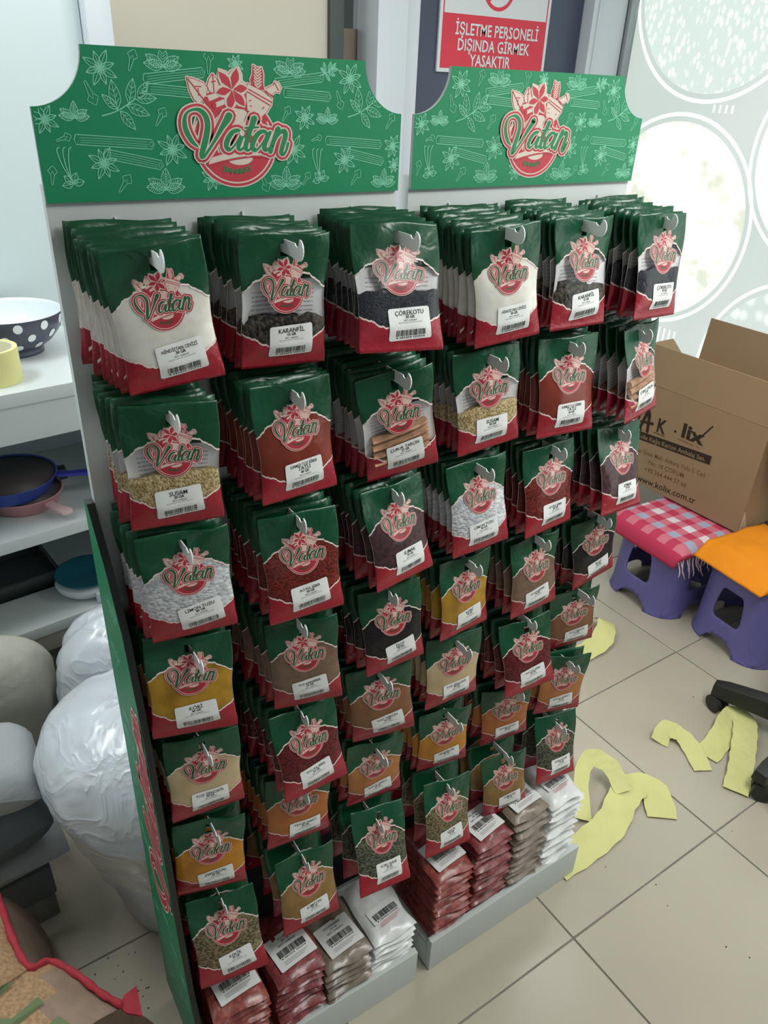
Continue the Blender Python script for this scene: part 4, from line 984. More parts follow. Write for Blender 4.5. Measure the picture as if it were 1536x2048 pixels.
b = MB(); b.box((-.23, -.12, .0), (-.22, .12, .05)); b.box((.22, -.12, .0), (.23, .12, .05)); b.box((-.22, -.12, .0), (.22, -.11, .05)); b.box((-.22, .11, .0), (.22, .12, .05)); b.build('tray_rim', M_dkboard, bt, bevel=.002)

# ------------------------------------------------------------------ sacks
M_poly = mat('white_woven_plastic', (212, 219, 224), 0.3, 0.5, bump=1.0, bump_scale=22, dist=0.03, coat=0.4)
M_polyb = mat('beige_filled_plastic', (206, 202, 192), 0.35, 0.5, bump=0.5, bump_scale=10, dist=0.02, coat=0.2)
M_polyl = mat('lilac_white_plastic', (204, 206, 214), 0.35, 0.5, bump=0.35, bump_scale=14, dist=0.02)
M_cloth1 = mat('cream_cotton_sack', (188, 186, 174), 0.8, 0.2, bump=0.4, bump_scale=12, dist=0.02); M_cloth2 = mat('grey_white_sack', (176, 180, 182), 0.7, 0.25, bump=0.4, bump_scale=12, dist=0.02); M_cloth3 = mat('dark_grey_sack', (112, 118, 122), 0.7, 0.25, bump=0.3, bump_scale=14, dist=0.02)
def crease(m, scale, strength, dist):
    nt = m.node_tree; N = nt.nodes; L = nt.links
    bp = [n for n in N if n.type == 'BUMP'][0]; nz = bp.inputs['Height'].links[0].from_node
    nz.inputs['Scale'].default_value = scale; nz.inputs['Detail'].default_value = 2.5; nz.inputs['Distortion'].default_value = 1.4
    def M(op, a, b=None):
        n = N.new('ShaderNodeMath'); n.operation = op
        for i, x in enumerate((a, b)):
            if x is None: continue
            if isinstance(x, (int, float)): n.inputs[i].default_value = x
            else: L.new(x, n.inputs[i])
        return n.outputs[0]
    r_ = M('POWER', M('SUBTRACT', 1.0, M('MULTIPLY', M('ABSOLUTE', M('SUBTRACT', nz.outputs['Fac'], .5)), 4.0)), 3.0)
    L.new(M('MAXIMUM', r_, 0.0), bp.inputs['Height']); bp.inputs['Strength'].default_value = strength; bp.inputs['Distance'].default_value = dist
crease(M_poly, 7.5, .32, .009); crease(M_polyb, 7.0, .3, .008)
def lumpy(name, prof, cx, cy, z0, mats, seed, amp=.012, n=56, bands=None, lean=(0, 0), sx=1, sy=1, parent=None, wr=1.0):
    """closed lumpy sack from a (radius, height) profile"""
    rows = catmull(prof, 5); vs, fs, ms = [], [], []
    zt = rows[-1][1]
    for r, z in rows:
        for k in range(n):
            a = 2 * PI * k / n; d = Vector((math.cos(a), math.sin(a), 0))
            nz = noise.noise(Vector((d.x * 1.6 + seed, d.y * 1.6, z * 4))) + .55 * noise.noise(Vector((d.x * 4 + seed, d.y * 4, z * 11))) - wr * .9 * max(0, .35 - abs(noise.noise(Vector((d.x * 5, d.y * 5 + seed, z * 13))))) * (1 if z > .42 * zt else .3)
            rr = max(.001, r + amp * nz * min(1, r / .06)); t = z / zt
            vs.append((rr * d.x * sx + lean[0] * t, rr * d.y * sy + lean[1] * t, z + (amp * .5 * noise.noise(Vector((d.x * 2, d.y * 2, seed + z * 5))) if z > .03 else 0)))
    m_ = len(rows)
    for i in range(m_ - 1):
        for k in range(n):
            fs.append((i * n + k, i * n + (k + 1) % n, (i + 1) * n + (k + 1) % n, (i + 1) * n + k)); zz = (rows[i][1] + rows[i + 1][1]) / 2
            ms.append(0 if not bands else sum(zz > b_ for b_ in bands))
    fs.append(tuple(reversed(range(n)))); ms.append(0); fs.append(tuple(range((m_ - 1) * n, m_ * n))); ms.append(ms[-2])
    o = link(name, mesh_from(name, vs, fs, mats, ms), parent); o.location = (cx, cy, z0)
    return o
o = lumpy('filled_sack', [(.150, 0), (.160, .012), (.180, .14), (.205, .28), (.228, .40), (.243, .48), (.238, .55), (.21, .615), (.16, .655), (.10, .680), (.05, .688), (.01, .69)], 0.125, 0.292, 0, [M_polyl, M_polyb, M_poly], 3, .012, 72, bands=(.26, .43), sx=.98, sy=.98, lean=(-.062, 0))
tag(o, 'tall glossy white plastic sack standing behind the left display stand', 'sack')
o = lumpy('filled_sack', [(.20, 0), (.21, .02), (.22, .25), (.23, .38), (.225, .50), (.19, .575), (.12, .62), (.05, .635), (.01, .64)], 0.16, 0.705, 0, [M_poly], 9, .016, 56, sx=.9, sy=.62)
tag(o, 'plain white sack standing between the glossy sack and the shelves', 'sack')
o = lumpy('filled_sack', [(.17, 0), (.18, .02), (.19, .3), (.19, .45), (.16, .545), (.09, .60), (.02, .61)], -0.222, 0.775, 0, [M_cloth1], 14, .018, 48, sx=1.0, sy=.52)
tag(o, 'cream cotton sack behind the grey sacks at the far left', 'sack')
def pillow(name, w_, d_, h_, m, loc, rot, seed, label, parent=None):
    vs, fs = [], []; NU = NV = 18
    for side in (1, -1):
        for j in range(NV + 1):
            for i in range(NU + 1):
                u, v = i / NU * 2 - 1, j / NV * 2 - 1
                e = (max(0, 1 - abs(u) ** 4) * max(0, 1 - abs(v) ** 4)) ** .55
                nz = noise.noise(Vector((u * 2 + seed, v * 2, side))) * .16 + noise.noise(Vector((u * 5 + seed, v * 5, side))) * .06
                vs.append((u * w_ / 2 * (1 - .05 * v * v), v * d_ / 2 * (1 - .05 * u * u), h_ / 2 + side * h_ / 2 * e * (1 + (nz if side > 0 else 0)) + .01 * (1 - e) * math.sin(3 * u + seed)))
    n = (NU + 1) * (NV + 1)
    for side in (0, 1):
        for j in range(NV):
            for i in range(NU):
                q = (side * n + j * (NU + 1) + i, side * n + j * (NU + 1) + i + 1, side * n + (j + 1) * (NU + 1) + i + 1, side * n + (j + 1) * (NU + 1) + i)
                fs.append(q if side == 0 else q[::-1])
    o = link(name, mesh_from(name, vs, fs, [m]), parent); o.location = loc; o.rotation_euler = rot
    return tag(o, label, 'sack') if label else o
M_conc = mat('grey_concrete_block', (134, 136, 132), 0.85, 0.2, noise_scale=30, noise_amt=.2, bump=.4, bump_scale=60)
blk = MB(); blk.box((-.16, -.10, 0), (.085, .12, .075)); o = blk.build('concrete_block', M_conc, bevel=.006); o.location = (-0.275, 0.46, 0); o.rotation_euler = (0, 0, R(6)); tag(o, 'grey concrete block on the floor under the left sacks', 'block')
blk = MB(); blk.box((-.16, -.10, 0), (.10, .12, .10)); o = blk.build('concrete_block', M_cloth3, bevel=.006); o.location = (-0.285, 0.465, 0.0755); o.rotation_euler = (0, 0, R(6)); tag(o, 'dark block lying on top of the grey concrete block', 'block')
pillow('filled_sack', .30, .22, .07, M_cloth2, (-0.28, 0.46, .176), (0, 0, R(8)), 2, 'flattened white sack at the bottom of the left sack pile')
pillow('filled_sack', .31, .24, .17, M_cloth3, (-0.30, 0.46, .246), (0, 0, R(4)), 5, 'dark grey sack in the middle of the left sack pile')
pillow('filled_sack', .33, .25, .15, M_cloth2, (-0.315, 0.455, .415), (R(-4), R(10), R(-6)), 7, 'pale grey sack on top of the left sack pile')

# jute sack in the near left corner: a ridge with red piping
M_jute = mat('woven_jute', (176, 142, 108), 0.85, 0.2, noise_scale=140, noise_amt=.3, bump=.5, bump_scale=260, dist=.002); M_jute2 = mat('brown_jute_side', (150, 128, 112), 0.85, 0.2, noise_scale=26, noise_amt=.15, bump=.4, bump_scale=200, dist=.002)
M_trim = mat('red_piping', (176, 54, 66), 0.7, 0.3, noise_scale=60, noise_amt=.15); M_ggreen = mat('green_sack_print', (100, 116, 78), 0.8)
js = empty('jute_sack', (-0.30, 0.0, 0), 0, 'brown jute sack with red piping and green lettering in the near left corner', 'sack')
RID = catmull([(-.300, .30, .26), (-.290, .202, .345), (-.280, .078, .372), (-.264, .010, .362), (-.228, .018, .338), (-.190, -.030, .332), (-.157, -.085, .318), (-.128, -.118, .300)], 5)
RID = [(x + .30, y, z) for x, y, z in RID]
NL = 14; vs, fs, ms = [], [], []; nR = len(RID)
ax = (-.45, -.42)
def jsec(i, t):
    """t -1..0 outer burlap face towards the left, 0..1 gathered right side"""
    x, y, z = RID[i]; f = i / (nR - 1)
    if t <= 0:
        s_ = -t; ex, ey = -.42 - .05 * f, -.06 - .30 * f
        px, py = x + (ex - x) * s_, y + (ey - y) * s_; h = 4 * s_ * (1 - s_)
        return (px, py, max(.002, z * (1 - s_ ** 1.7) + .10 * h + .012 * noise.noise(Vector((px * 9, py * 9, 0)))))
    px, py = x + .055 * math.sin(t * PI * .5) + .02 * t, y + .02 * t
    wv = .010 * math.sin(i * 1.15) * t * (1 if f > .35 else .3)
    return (px + wv, py + wv, max(.002, z * (1 - t ** 1.15)))
for i in range(nR):
    for k in range(-NL, NL + 1): vs.append(jsec(i, k / NL))
wd = 2 * NL + 1
for i in range(nR - 1):
    for k in range(2 * NL):
        fs.append((i * wd + k, i * wd + k + 1, (i + 1) * wd + k + 1, (i + 1) * wd + k)); ms.append(0 if k < NL and i < nR * .46 + (NL - k) * 4.5 else 1)
fs.append(tuple(range(wd))); ms.append(0); fs.append(tuple(reversed(range((nR - 1) * wd, nR * wd)))); ms.append(1)
link('sack_body', mesh_from('sack_body', vs, fs, [M_jute, M_jute2], ms), js)
b = MB(); b.tube([(x + .002, y, z + .004) for x, y, z in RID], [.0072 + .0014 * math.sin(i * 2.1) for i in range(nR)], 10); b.build('piping', M_trim, js, smooth=True)
ex = RID[-1]; b = MB()
q = [(ex[0], ex[1], ex[2] + .004), (ex[0] + .012, ex[1] + .010, ex[2] + .012), (ex[0] + .035, ex[1] + .012, ex[2] + .016), (ex[0] + .030, ex[1] - .030, ex[2] - .006), (ex[0] + .008, ex[1] - .014, ex[2] - .002)]
b.add(q + [(x, y, z - .006) for x, y, z in q], [(0, 1, 2, 3, 4), (9, 8, 7, 6, 5)] + [(i, (i + 1) % 5, 5 + (i + 1) % 5, 5 + i) for i in range(5)]); b.build('knotted_end', M_trim, js, bevel=.002)
def jmap(s, t, o):
    i = max(0, min(nR - 1.001, s)); a = jsec(int(i), -t); c_ = jsec(min(nR - 1, int(i) + 1), -t); f = i - int(i)
    return tuple(a[k] + (c_[k] - a[k]) * f + (o + .004 if k == 2 else (.002 if k == 0 else 0)) for k in range(3))
P = Print()
for k, ch in enumerate('İPEK'):
    for tri in text_tris(ch, 1.0, .05):
        qq = [(31 - k * 6.2 - 0 + y * 0 - x * 6.4, .14 + y * .30) for x, y in tri]; P.tri(qq[0], qq[1], qq[2], 0, 0)
P.build('lettering', jmap, [M_ggreen], js, maxedge=1.2, base=.002)

# ------------------------------------------------------------------ purple stools
M_purple = mat('purple_plastic', (104, 98, 160), 0.38, 0.45, bump=.25, bump_scale=160, dist=.002)
def make_stool(loc, label):
    st = empty('plastic_stool', loc, 0, label, 'stool', 'purple plastic stools by the window')
    A0, B0, A1, B1, H = .186, .184, .176, .170, .338     # half sizes x,y bottom / top
    def side_fn(k):
        def fn(s, t, o):
            h = t / H; a = A0 + (A1 - A0) * h; b_ = B0 + (B1 - B0) * h
            fl = .006 * max(0, 1 - t / .045) ** 2
            ang = (s / 1.0) * PI / 4 + k * PI / 2; e = .32
            cx, sx_ = math.cos(ang), math.sin(ang); r = 1 / (abs(cx) ** (1 / e) + abs(sx_) ** (1 / e)) ** e
            return ((a + fl) * r * cx, (b_ + fl) * r * sx_, t)
        return fn
    b_me = []
    outl = [(-1, 0), (-.50, 0), (-.47, .018), (-.38, .038), (-.22, .049), (0, .053), (.22, .049), (.38, .038), (.47, .018), (.50, 0), (1, 0), (1, H), (-1, H)]
    hole = [(x, z + .195) for x, z in [(-.33, -.068), (.33, -.068), (.41, -.06), (.44, -.042), (.42, .0), (.38, .045), (.34, .062), (.27, .070), (-.27, .070), (-.34, .062), (-.38, .045), (-.42, 0), (-.44, -.042), (-.41, -.06)]]
    vs, fs = [], []
    for k in range(4):
        P = Print(); P.poly(outl, 0, 0, holes=[hole])
        # refine in both directions so that the corners round off
        P2 = Print(); P2.t = [((a[0], a[1] * 5), (b_[0], b_[1] * 5), (c_[0], c_[1] * 5), l, m) for a, b_, c_, l, m in P.t]
        f0 = side_fn(k); me = P2.mesh('tmp', lambda s, t, o: f0(s, t / 5, 0), [M_purple], maxedge=.16)
        n0 = len(vs); vs += [tuple(v.co) for v in me.vertices]; fs += [tuple(i + n0 for i in p.vertices) for p in me.polygons]; bpy.data.meshes.remove(me)
    me = bpy.data.meshes.new('stool_body'); me.from_pydata(vs, [], fs); me.materials.append(M_purple)
    bm = bmesh.new(); bm.from_mesh(me); bmesh.ops.remove_doubles(bm, verts=bm.verts, dist=1e-4); bmesh.ops.recalc_face_normals(bm, faces=bm.faces); bm.to_mesh(me); bm.free()
    o = link('stool_body', me, st, True); sd = o.modifiers.new('wall', 'SOLIDIFY'); sd.thickness = .0045; sd.offset = -1
    b = MB(); n = 48; ring = []
    for (sc_, z) in ((.97, H - .012), (1.0, H - .004), (.985, H + .004), (.95, H + .008), (.5, H + .008), (.02, H + .008)):
        row = []
        for k in range(n):
            a = 2 * PI * k / n; cx, sx_ = math.cos(a), math.sin(a); r = 1 / (abs(cx) ** (1 / .32) + abs(sx_) ** (1 / .32)) ** .32
            row.append((A1 * sc_ * r * cx, B1 * sc_ * r * sx_, z))
        ring.append(row)
    vs = [p for row in ring for p in row]; fs = [(i * n + k, i * n + (k + 1) % n, (i + 1) * n + (k + 1) % n, (i + 1) * n + k) for i in range(len(ring) - 1) for k in range(n)] + [tuple(range((len(ring) - 1) * n, len(ring) * n))]
    b.add(vs, fs); b.build('stool_seat', M_purple, st, smooth=True)
    return st
s1 = make_stool((2.388, 0.575, 0), 'purple plastic stool under the checked cloth and the open carton'); s1.rotation_euler.z = R(-3)
s2 = make_stool((2.447, 0.178, 0), 'purple plastic stool under the orange cloth at the right edge'); s2.rotation_euler.z = R(-5)
s3 = make_stool((2.764, 0.66, 0), 'purple plastic stool at the back carrying the carton, hidden behind the checked cloth')

# checked cloth
M_plaid = bpy.data.materials.new('red_white_checked_cotton'); M_plaid.use_nodes = True
def plaid():
    nt = M_plaid.node_tree; N = nt.nodes; L = nt.links; pb = N['Principled BSDF']; pb.inputs['Roughness'].default_value = .85; pb.inputs['Specular IOR Level'].default_value = .15
    uv = N.new('ShaderNodeUVMap'); sp = N.new('ShaderNodeSeparateXYZ'); L.new(uv.outputs[0], sp.inputs[0])
    def M(op, a, b=None):
        n = N.new('ShaderNodeMath'); n.operation = op
        for i, x in enumerate((a, b)):
            if x is None: continue
            if isinstance(x, (int, float)): n.inputs[i].default_value = x
            else: L.new(x, n.inputs[i])
        return n.outputs[0]
    fu = M('GREATER_THAN', M('FRACT', M('MULTIPLY', sp.outputs[0], 1 / .088)), .5); fv = M('GREATER_THAN', M('FRACT', M('ADD', M('MULTIPLY', sp.outputs[1], 1 / .084), .3)), .5)
    fw = M('GREATER_THAN', M('FRACT', M('MULTIPLY', sp.outputs[0], 1 / .176)), .5)
    m1 = N.new('ShaderNodeMix'); m1.data_type = 'RGBA'; m1.inputs[6].default_value = (*lin((224, 216, 218)), 1); m1.inputs[7].default_value = (*lin((168, 172, 194)), 1); L.new(fw, m1.inputs[0])
    m2 = N.new('ShaderNodeMix'); m2.data_type = 'RGBA'; m2.inputs[7].default_value = (*lin((208, 118, 134)), 1); L.new(M('ABSOLUTE', M('SUBTRACT', fu, fv)), m2.inputs[0]); L.new(m1.outputs[2], m2.inputs[6])
    m3 = N.new('ShaderNodeMix'); m3.data_type = 'RGBA'; m3.inputs[7].default_value = (*lin((194, 66, 92)), 1); L.new(M('MULTIPLY', fu, fv), m3.inputs[0]); L.new(m2.outputs[2], m3.inputs[6])
    edge = M('GREATER_THAN', sp.outputs[0], .352); m4 = N.new('ShaderNodeMix'); m4.data_type = 'RGBA'; m4.inputs[7].default_value = (*lin((196, 62, 92)), 1); L.new(m3.outputs[2], m4.inputs[6]); L.new(edge, m4.inputs[0])
    L.new(m4.outputs[2], pb.inputs['Base Color'])
plaid()
ck = empty('checked_cloth', (2.388, 0.575, 0.3465), R(-3), 'folded red and white checked cloth with fringe draped over the first stool', 'cloth')
def drape(hw, hd, over_f, over_s, zt, th, NU=30, NV=30, seed=1, fold=.006):
    """sheet lying on a stool top (half sizes hd in x, hw in y), hanging over the -x edge and the -y side"""
    vs, us = [], []
    Lx, Ly = 2 * hd + over_f, 2 * hw + over_s
    for layer in (0, 1):
        for j in range(NV + 1):
            for i in range(NU + 1):
                a, c_ = i / NU * Lx, j / NV * Ly          # from far/left corner
                r_ = .014
                def bend(d, lim):
                    if d <= lim: return d, 0
                    e = d - lim
                    if e < r_ * PI / 2: return lim + r_ * math.sin(e / r_), -r_ * (1 - math.cos(e / r_))
                    return lim + r_ + .012 * math.sin(e * 22), -(r_ + e - r_ * PI / 2)
                px, dz1 = bend(a, 2 * hd); py, dz2 = bend(c_, 2 * hw)
                dz = min(dz1, dz2)
                if dz1 < 0 and dz2 < 0: px -= min(.02, -dz2 * .25); py -= min(.02, -dz1 * .25)
                w_ = fold * noise.noise(Vector((a * 9 + seed, c_ * 9, layer * .3)))
                off = th * layer
                vs.append((hd - px - (off if dz1 < 0 else 0), hw - py - (off if dz2 < 0 else 0), zt + dz + abs(w_) * (1 if dz == 0 else .4) + (off if dz == 0 else 0))); us.append((a, c_))
    n = (NU + 1) * (NV + 1); fs = []
    for layer in (0, 1):
        for j in range(NV):
            for i in range(NU):
                q = (layer * n + j * (NU + 1) + i, layer * n + j * (NU + 1) + i + 1, layer * n + (j + 1) * (NU + 1) + i + 1, layer * n + (j + 1) * (NU + 1) + i)
                fs.append(q[::-1] if layer else q)
    rim = [i for i in range(NU + 1)] + [j * (NU + 1) + NU for j in range(1, NV + 1)] + [NV * (NU + 1) + i for i in range(NU - 1, -1, -1)] + [j * (NU + 1) for j in range(NV - 1, 0, -1)]
    fs += [(a, a + n, b_ + n, b_) for a, b_ in zip(rim, rim[1:] + rim[:1])]
    return vs, fs, us
vs, fs, us = drape(.168, .172, .075, .03, .003, .012)
link('cloth', mesh_from('cloth', vs, fs, [M_plaid], None, us), ck)
M_fr = mat('pink_white_fringe', (212, 190, 196), .85, .15)
rf = random.Random(3)
for k in range(22):
    x = .13 - k * .0165; y = -.206 + rf.uniform(-.006, .006); b = MB(); z0 = -.02; l = rf.uniform(.04, .085); ph = rf.uniform(0, 6)
    b.tube([(x + .010 * math.sin(ph + t * 4) * t, y - .018 * t + .006 * math.sin(ph * 2 + t * 5) * t, z0 - l * t) for t in (0, .25, .5, .75, 1)], [.0030, .0026, .0024, .0022, .0012], 5)
    b.build('fringe_strand', M_fr, ck, smooth=True)
M_orange = mat('orange_cotton', (236, 142, 30), .8, .2, noise_scale=8, noise_amt=.06, bump=.2, bump_scale=30)
vs, fs, us = drape(.155, .165, .012, .0, .012, .045, seed=7, fold=.014)
o = link('orange_cloth', mesh_from('orange_cloth', vs, fs, [M_orange], None, us)); o.location = (2.425, 0.195, .3475); o.rotation_euler = (0, 0, R(-5)); tag(o, 'folded orange cloth lying on the right-hand purple stool', 'cloth')

# ------------------------------------------------------------------ open carton on the stools
cb = empty('open_carton', (2.492, 0.368, 0.372), R(1.5), 'open brown cardboard carton with printed address and raised flaps on the stools', 'carton')
BX, BY, BZ = .34, .60, .455; ct = .005
M_cardd = mat('carton_inside', (164, 138, 104), .8, .2)
def panel(name, a, c_, m=M_cart, rot=None, piv=None):
    b = MB(); b.box(a, c_); o = b.build(name, m, cb, bevel=.0012, seg=1)
    if rot:
        for v in o.data.vertices: v.co = Matrix.Rotation(rot[1], 3, rot[0]) @ (v.co - Vector(piv)) + Vector(piv)
    return o
panel('carton_wall', (0, 0, 0), (ct, BY, BZ)); panel('carton_wall', (BX - ct, 0, 0), (BX, BY, BZ))
panel('carton_wall', (ct, 0, 0), (BX - ct, ct, BZ)); panel('carton_wall', (ct, BY - ct, 0), (BX - ct, BY, BZ)); panel('bottom', (ct, ct, 0), (BX - ct, BY - ct, ct))
panel('flap', (0, .0, BZ + .001), (ct, BY, BZ + .165), rot=('Y', R(4)), piv=(0, 0, BZ)); panel('flap', (BX - ct, 0, BZ + .001), (BX, BY - .02, BZ + .235), rot=('Y', R(6)), piv=(BX, 0, BZ))
panel('flap', (ct, -.30, BZ - .004), (BX - ct, 0, BZ + .001), rot=('X', R(52)), piv=(0, 0, BZ)); panel('flap', (ct, BY, BZ - .004), (BX - ct, BY + .165, BZ + .001), rot=('X', R(40)), piv=(0, BY, BZ))
b = MB(); b.prism([(.0, .0), (.0, .10), (.055, .0)], 1, -.003, .0); o = b.build('torn_corner', M_tape, cb); o.location = (0.0, -0.0005, .0)
M_bprint = mat('dark_brown_print', (54, 44, 36), .7, .2); M_bprint2 = mat('brown_small_print', (112, 84, 58), .7, .2)
P = Print()   # coordinates: s = distance along the face from its left end as seen, t = height
def at(y, z): return (BY - (y - .368), z - .372)
def stext(P, tx, y0, y1, z, size, ink, bold=.0):
    tr = text_tris(tx, 1.0, bold); w0 = max(abs(p[0]) for t in tr for p in t) * 2; L_ = abs(y1 - y0); s0 = at(y0, z)
    P.text(tx, size, (s0[0] + L_ / 2, s0[1]), 0, ink, bold=bold, xs=L_ / (w0 * size), res=3)
def zat(y): return 0.0
stext(P, 'K', .852, .800, .640, .085, 0, .03)
q0 = at(.755, .672); P.disc(q0, .006, .006, 0, 0, 10)
stext(P, 'lix', .735, .615, .662, .085, 0, .035)
a0 = at(.615, .745); P.stroke([(a0[0] - .03, a0[1] - .07, .004), (a0[0] + .02, a0[1] + .01, .003)], .004, 0, 0, k=1)
e0 = at(.900, .665); P.stroke([(e0[0] - .028, e0[1] - .04, .006), (e0[0], e0[1] + .05, .009), (e0[0] + .012, e0[1] - .045, .007)], .006, 0, 0, k=3); P.stroke([(e0[0] - .03, e0[1] - .012, .005), (e0[0] + .03, e0[1] - .002, .007)], .005, 0, 0, k=1); P.stroke([(e0[0] - .03, e0[1] + .045, .004), (e0[0] - .045, e0[1] - .01, .005), (e0[0] - .02, e0[1] - .05, .004)], .004, 0, 0, k=3)
l0 = at(.858, .628); P.poly([(l0[0], l0[1]), (l0[0] + .06, l0[1] + .002), (l0[0] + .06, l0[1] + .005), (l0[0], l0[1] + .003)], 0, 0)
stext(P, 'ambalaj san. tic.', .735, .625, .643, .014, 1)
b0 = at(.965, .568); P.poly([(b0[0], b0[1]), (b0[0] + .40, b0[1] + .028), (b0[0] + .40, b0[1] + .067), (b0[0], b0[1] + .038)], 0, 0)
P.text('Kolix Kağıt Karton Ambalaj San.', .029, (b0[0] + .205, b0[1] + .022), 1, 2, bold=.008, xs=.90, rot=.068)
P.text('Mimar Sinan Mah. Ankara Yolu 3. Cad.', .029, (at(.76, 0)[0], .152), 0, 1, bold=.004, xs=.86, rot=.068)
P.text('No: 18 ÇORUM', .029, (at(.755, 0)[0], .115), 0, 1, bold=.004, xs=.95, rot=.068)
P.text('+90 364 444 57 66', .030, (at(.75, 0)[0], .078), 0, 1, bold=.004, xs=.95, rot=.068)
P.text('www.kolix.com.tr', .042, (at(.735, 0)[0], .022), 0, 0, bold=.006, xs=1.0, rot=.068)
P.build('printed_address', lambda s, t, o: (-o, BY - s, t), [M_bprint, M_bprint2, M_cart], cb, base=.0006, step=.0004)

# ------------------------------------------------------------------ office chair (star base shows at the right edge)
M_chair = mat('black_chair_plastic', (40, 42, 38), .45, .4, noise_scale=20, noise_amt=.1); M_chrome = mat('chair_column_steel', (120, 122, 124), .3, metal=.8); M_seat = mat('black_seat_fabric', (36, 36, 38), .85)
oc_ = empty('office_chair', (2.083, -0.326, 0), 0, 'black office chair with castor star base at the right edge', 'chair')
for k in range(5):
    a = math.atan2(.315, -.111) + k * 2 * PI / 5; d = Vector((math.cos(a), math.sin(a), 0)); n = Vector((-d.y, d.x, 0)); b = MB(); rows = []
    for t, wd, zb, zt_ in ((.02, .038, .078, .150), (.12, .036, .074, .142), (.22, .033, .068, .128), (.31, .030, .063, .114), (.35, .024, .063, .104)):
        c_ = d * t; rows.append([tuple(c_ + n * (s_ * wd) + Vector((0, 0, z))) for s_, z in ((-1, zb), (1, zb), (.8, zt_), (-.8, zt_))])
    vs = [p for r_ in rows for p in r_]; fs = [(i * 4 + j, i * 4 + (j + 1) % 4, i * 4 + 4 + (j + 1) % 4, i * 4 + 4 + j) for i in range(4) for j in range(4)] + [(3, 2, 1, 0), (16, 17, 18, 19)]
    b.add(vs, fs); leg = b.build('leg', M_chair, oc_, bevel=.005)
    cs = d * .335; b = MB(); ang = a + [1.0, .6, 2.2, -1.3, .2][k]; wd = Vector((math.cos(ang), math.sin(ang), 0)); fw_ = Vector((-wd.y, wd.x, 0))
    for s_ in (-1, 1):
        cc = cs + fw_ * .014 + wd * (.0145 * s_) + Vector((0, 0, .0315)); vs, fs = [], []; n_ = 22
        for o_, rr in ((-.011, .026), (-.010, .031), (.009, .031), (.011, .024)):
            for j in range(n_):
                q = 2 * PI * j / n_; p = cc + wd * (o_ * s_) + (fw_ * math.cos(q) + Vector((0, 0, 1)) * math.sin(q)) * rr; vs.append(tuple(p))
        for i in range(3):
            for j in range(n_): fs.append((i * n_ + j, i * n_ + (j + 1) % n_, (i + 1) * n_ + (j + 1) % n_, (i + 1) * n_ + j))
        fs += [tuple(range(n_)), tuple(range(3 * n_, 4 * n_))]; b.add(vs, fs)
    b.tube([tuple(cs + Vector((0, 0, .030))), tuple(cs + Vector((0, 0, .062)))], .008, 10)
    vs = []; 
    b.build('castor', M_chair, oc_, smooth=False, weld=True)
b = MB(); b.lathe([(.045, .06), (.045, .13), (.03, .14), (.001, .14)], 24); b.build('hub', M_chair, oc_, smooth=False)
b = MB(); b.lathe([(.026, .14), (.026, .25), (.015, .25), (.015, .44)], 20); b.build('gas_column', M_chrome, oc_)
b = MB(); b.lathe([(.001, .44), (.17, .44), (.20, .455), (.205, .48), (.18, .505), (.001, .51)], 40, c=(.05, -.05, 0)); b.build('seat', M_seat, oc_, smooth=True)

# ------------------------------------------------------------------ yellow tape scraps and crumbs on the floor
def strip(name, pts, wd, label, seed=0, z0=.002):
    """ribbon of tape: centre line (x,y,z), half-width vector computed across; thickness 0.6 mm"""
    Pn = catmull([tuple(p) for p in pts], 6); vs, fs = [], []; n = len(Pn); prev = None
    for i, p in enumerate(Pn):
        a = Vector(Pn[max(i - 1, 0)][:3]); c_ = Vector(Pn[min(i + 1, n - 1)][:3]); d = (c_ - a); d.z = 0
        d = d.normalized() if d.length > 1e-6 else Vector((1, 0, 0)); nn = Vector((-d.y, d.x, 0)); tw = p[3] if len(p) > 3 else 0
        side = nn * math.cos(tw) + Vector((0, 0, math.sin(tw)))
        hw = wd / 2 * (1 + .04 * math.sin(i * 1.7 + seed))
        for s_ in (-1, -.33, .33, 1):
            q = Vector(p[:3]) + side * (hw * s_); q.z = max(q.z, z0) + .0015 * abs(math.sin(i * .9 + s_ * 2 + seed)); vs.append(tuple(q))
    for i in range(n - 1):
        for k in range(3): fs.append((i * 4 + k, i * 4 + k + 1, i * 4 + 5 + k, i * 4 + 4 + k))
    m_ = len(vs); vs += [(x, y, z + .0007) for x, y, z in vs]; fs = [f[::-1] for f in fs] + [tuple(i + m_ for i in f) for f in fs]
    rim = [i * 4 for i in range(n)] + [(n - 1) * 4 + k for k in (1, 2, 3)] + [i * 4 + 3 for i in range(n - 2, -1, -1)] + [2, 1]
    fs += [(a, b_, b_ + m_, a + m_) for a, b_ in zip(rim, rim[1:] + rim[:1])]
    o = link(name, mesh_from(name, vs, fs, [M_scrap], smooth=False)); return tag(o, label, 'tape scrap', 'yellow tape scraps on the floor')
M_scrap = mat('yellow_tape_scrap', (214, 212, 142), .55, .3, noise_scale=12, noise_amt=.06)
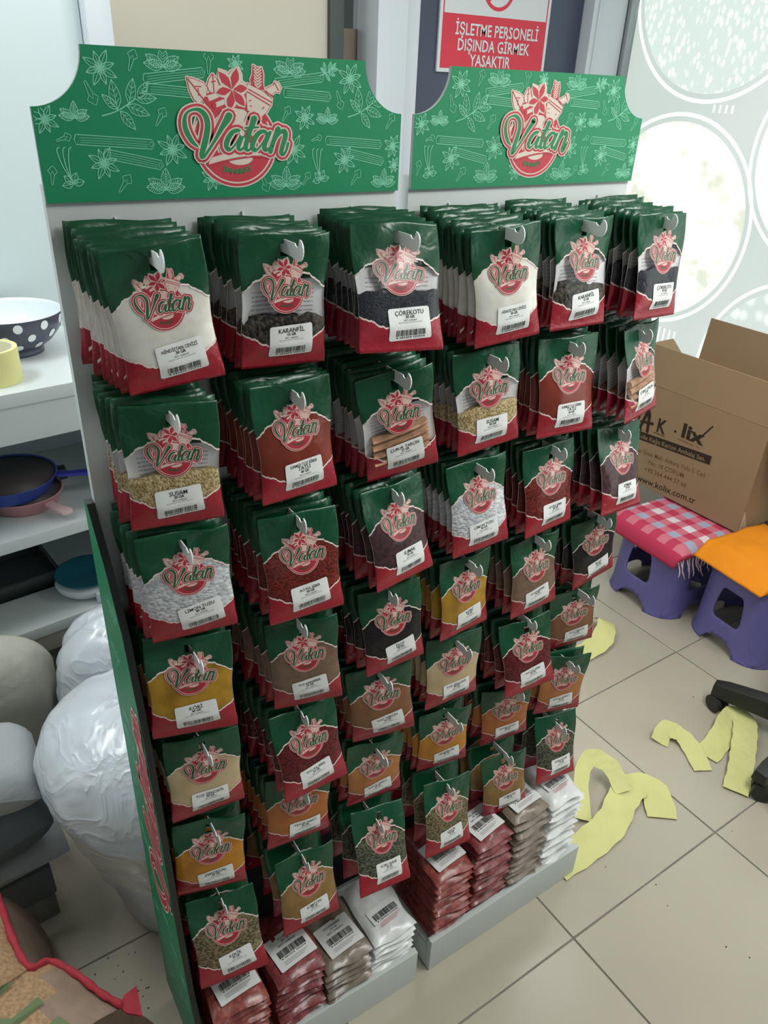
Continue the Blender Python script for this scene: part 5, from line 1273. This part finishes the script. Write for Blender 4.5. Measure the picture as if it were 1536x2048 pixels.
strip('tape_scrap', [(1.02, -.20, .004, 0), (1.14, -.20, .012, .15), (1.26, -.185, .02, .25), (1.36, -.14, .022, .2), (1.44, -.125, .018, 0), (1.475, -.165, .012, 0), (1.42, -.245, .004, 0)], .092, 'long wide yellow tape scrap curling out beside the right stand', 1)
strip('tape_scrap', [(1.20, -.13, .012, .2), (1.28, -.035, .05, .5), (1.345, -.005, .075, .7), (1.385, -.055, .06, .5), (1.37, -.13, .03, .1)], .055, 'arched yellow tape scrap standing up next to the right stand', 2)
strip('tape_scrap', [(1.655, -.035, .004, .3), (1.70, -.02, .03, .6), (1.735, -.055, .02, .1), (1.725, -.11, .012, .2), (1.685, -.19, .004, 0)], .062, 'crumpled yellow tape scrap lying alone in the middle of the tiles', 3)
strip('tape_scrap', [(1.745, -.155, .004, 0), (1.84, -.135, .014, .25), (1.945, -.10, .03, .4), (1.975, -.125, .035, 0), (1.93, -.165, .03, 0), (1.85, -.215, .024, 0), (1.77, -.262, .018, -.1), (1.70, -.298, .006, 0)], .078, 'folded yellow tape scrap leaning on the chair castor', 4)
strip('tape_scrap', [(1.66, .44, .004, 0), (1.78, .43, .008, 0), (1.88, .44, .03, .3), (1.945, .485, .05, .5), (1.97, .54, .02, .3)], .085, 'yellow tape scrap curled up on the floor near the first purple stool', 5)
strip('tape_scrap', [(1.74, -.44, .004, 0), (1.80, -.40, .02, .2), (1.86, -.41, .01, 0)], .07, 'short yellow tape scrap at the right picture edge below the chair', 6)

M_dirt = mat('dark_crumb', (50, 46, 42), .9)
b = MB(); rd = random.Random(6)
for k in range(46):
    if k < 22: x, y = rd.uniform(-.16, -.02), rd.uniform(.02, .20)
    else: x, y = rd.uniform(.7, 2.1), rd.uniform(-.75, .45)
    if y > -.27 and x < 1.09 and x > 0: continue
    s_ = rd.uniform(.0012, .0034); b.add([(x - s_, y - s_ * .5, .0003), (x + s_, y - s_ * .3, .0003), (x + .2 * s_, y + s_, .0003), (x, y, s_ * .8 + .0003)], [(0, 1, 3), (1, 2, 3), (2, 0, 3), (0, 2, 1)])
o = b.build('floor_crumbs', M_dirt); o['kind'] = 'stuff'; tag(o, 'dark crumbs and specks scattered over the tiled floor', 'crumbs')
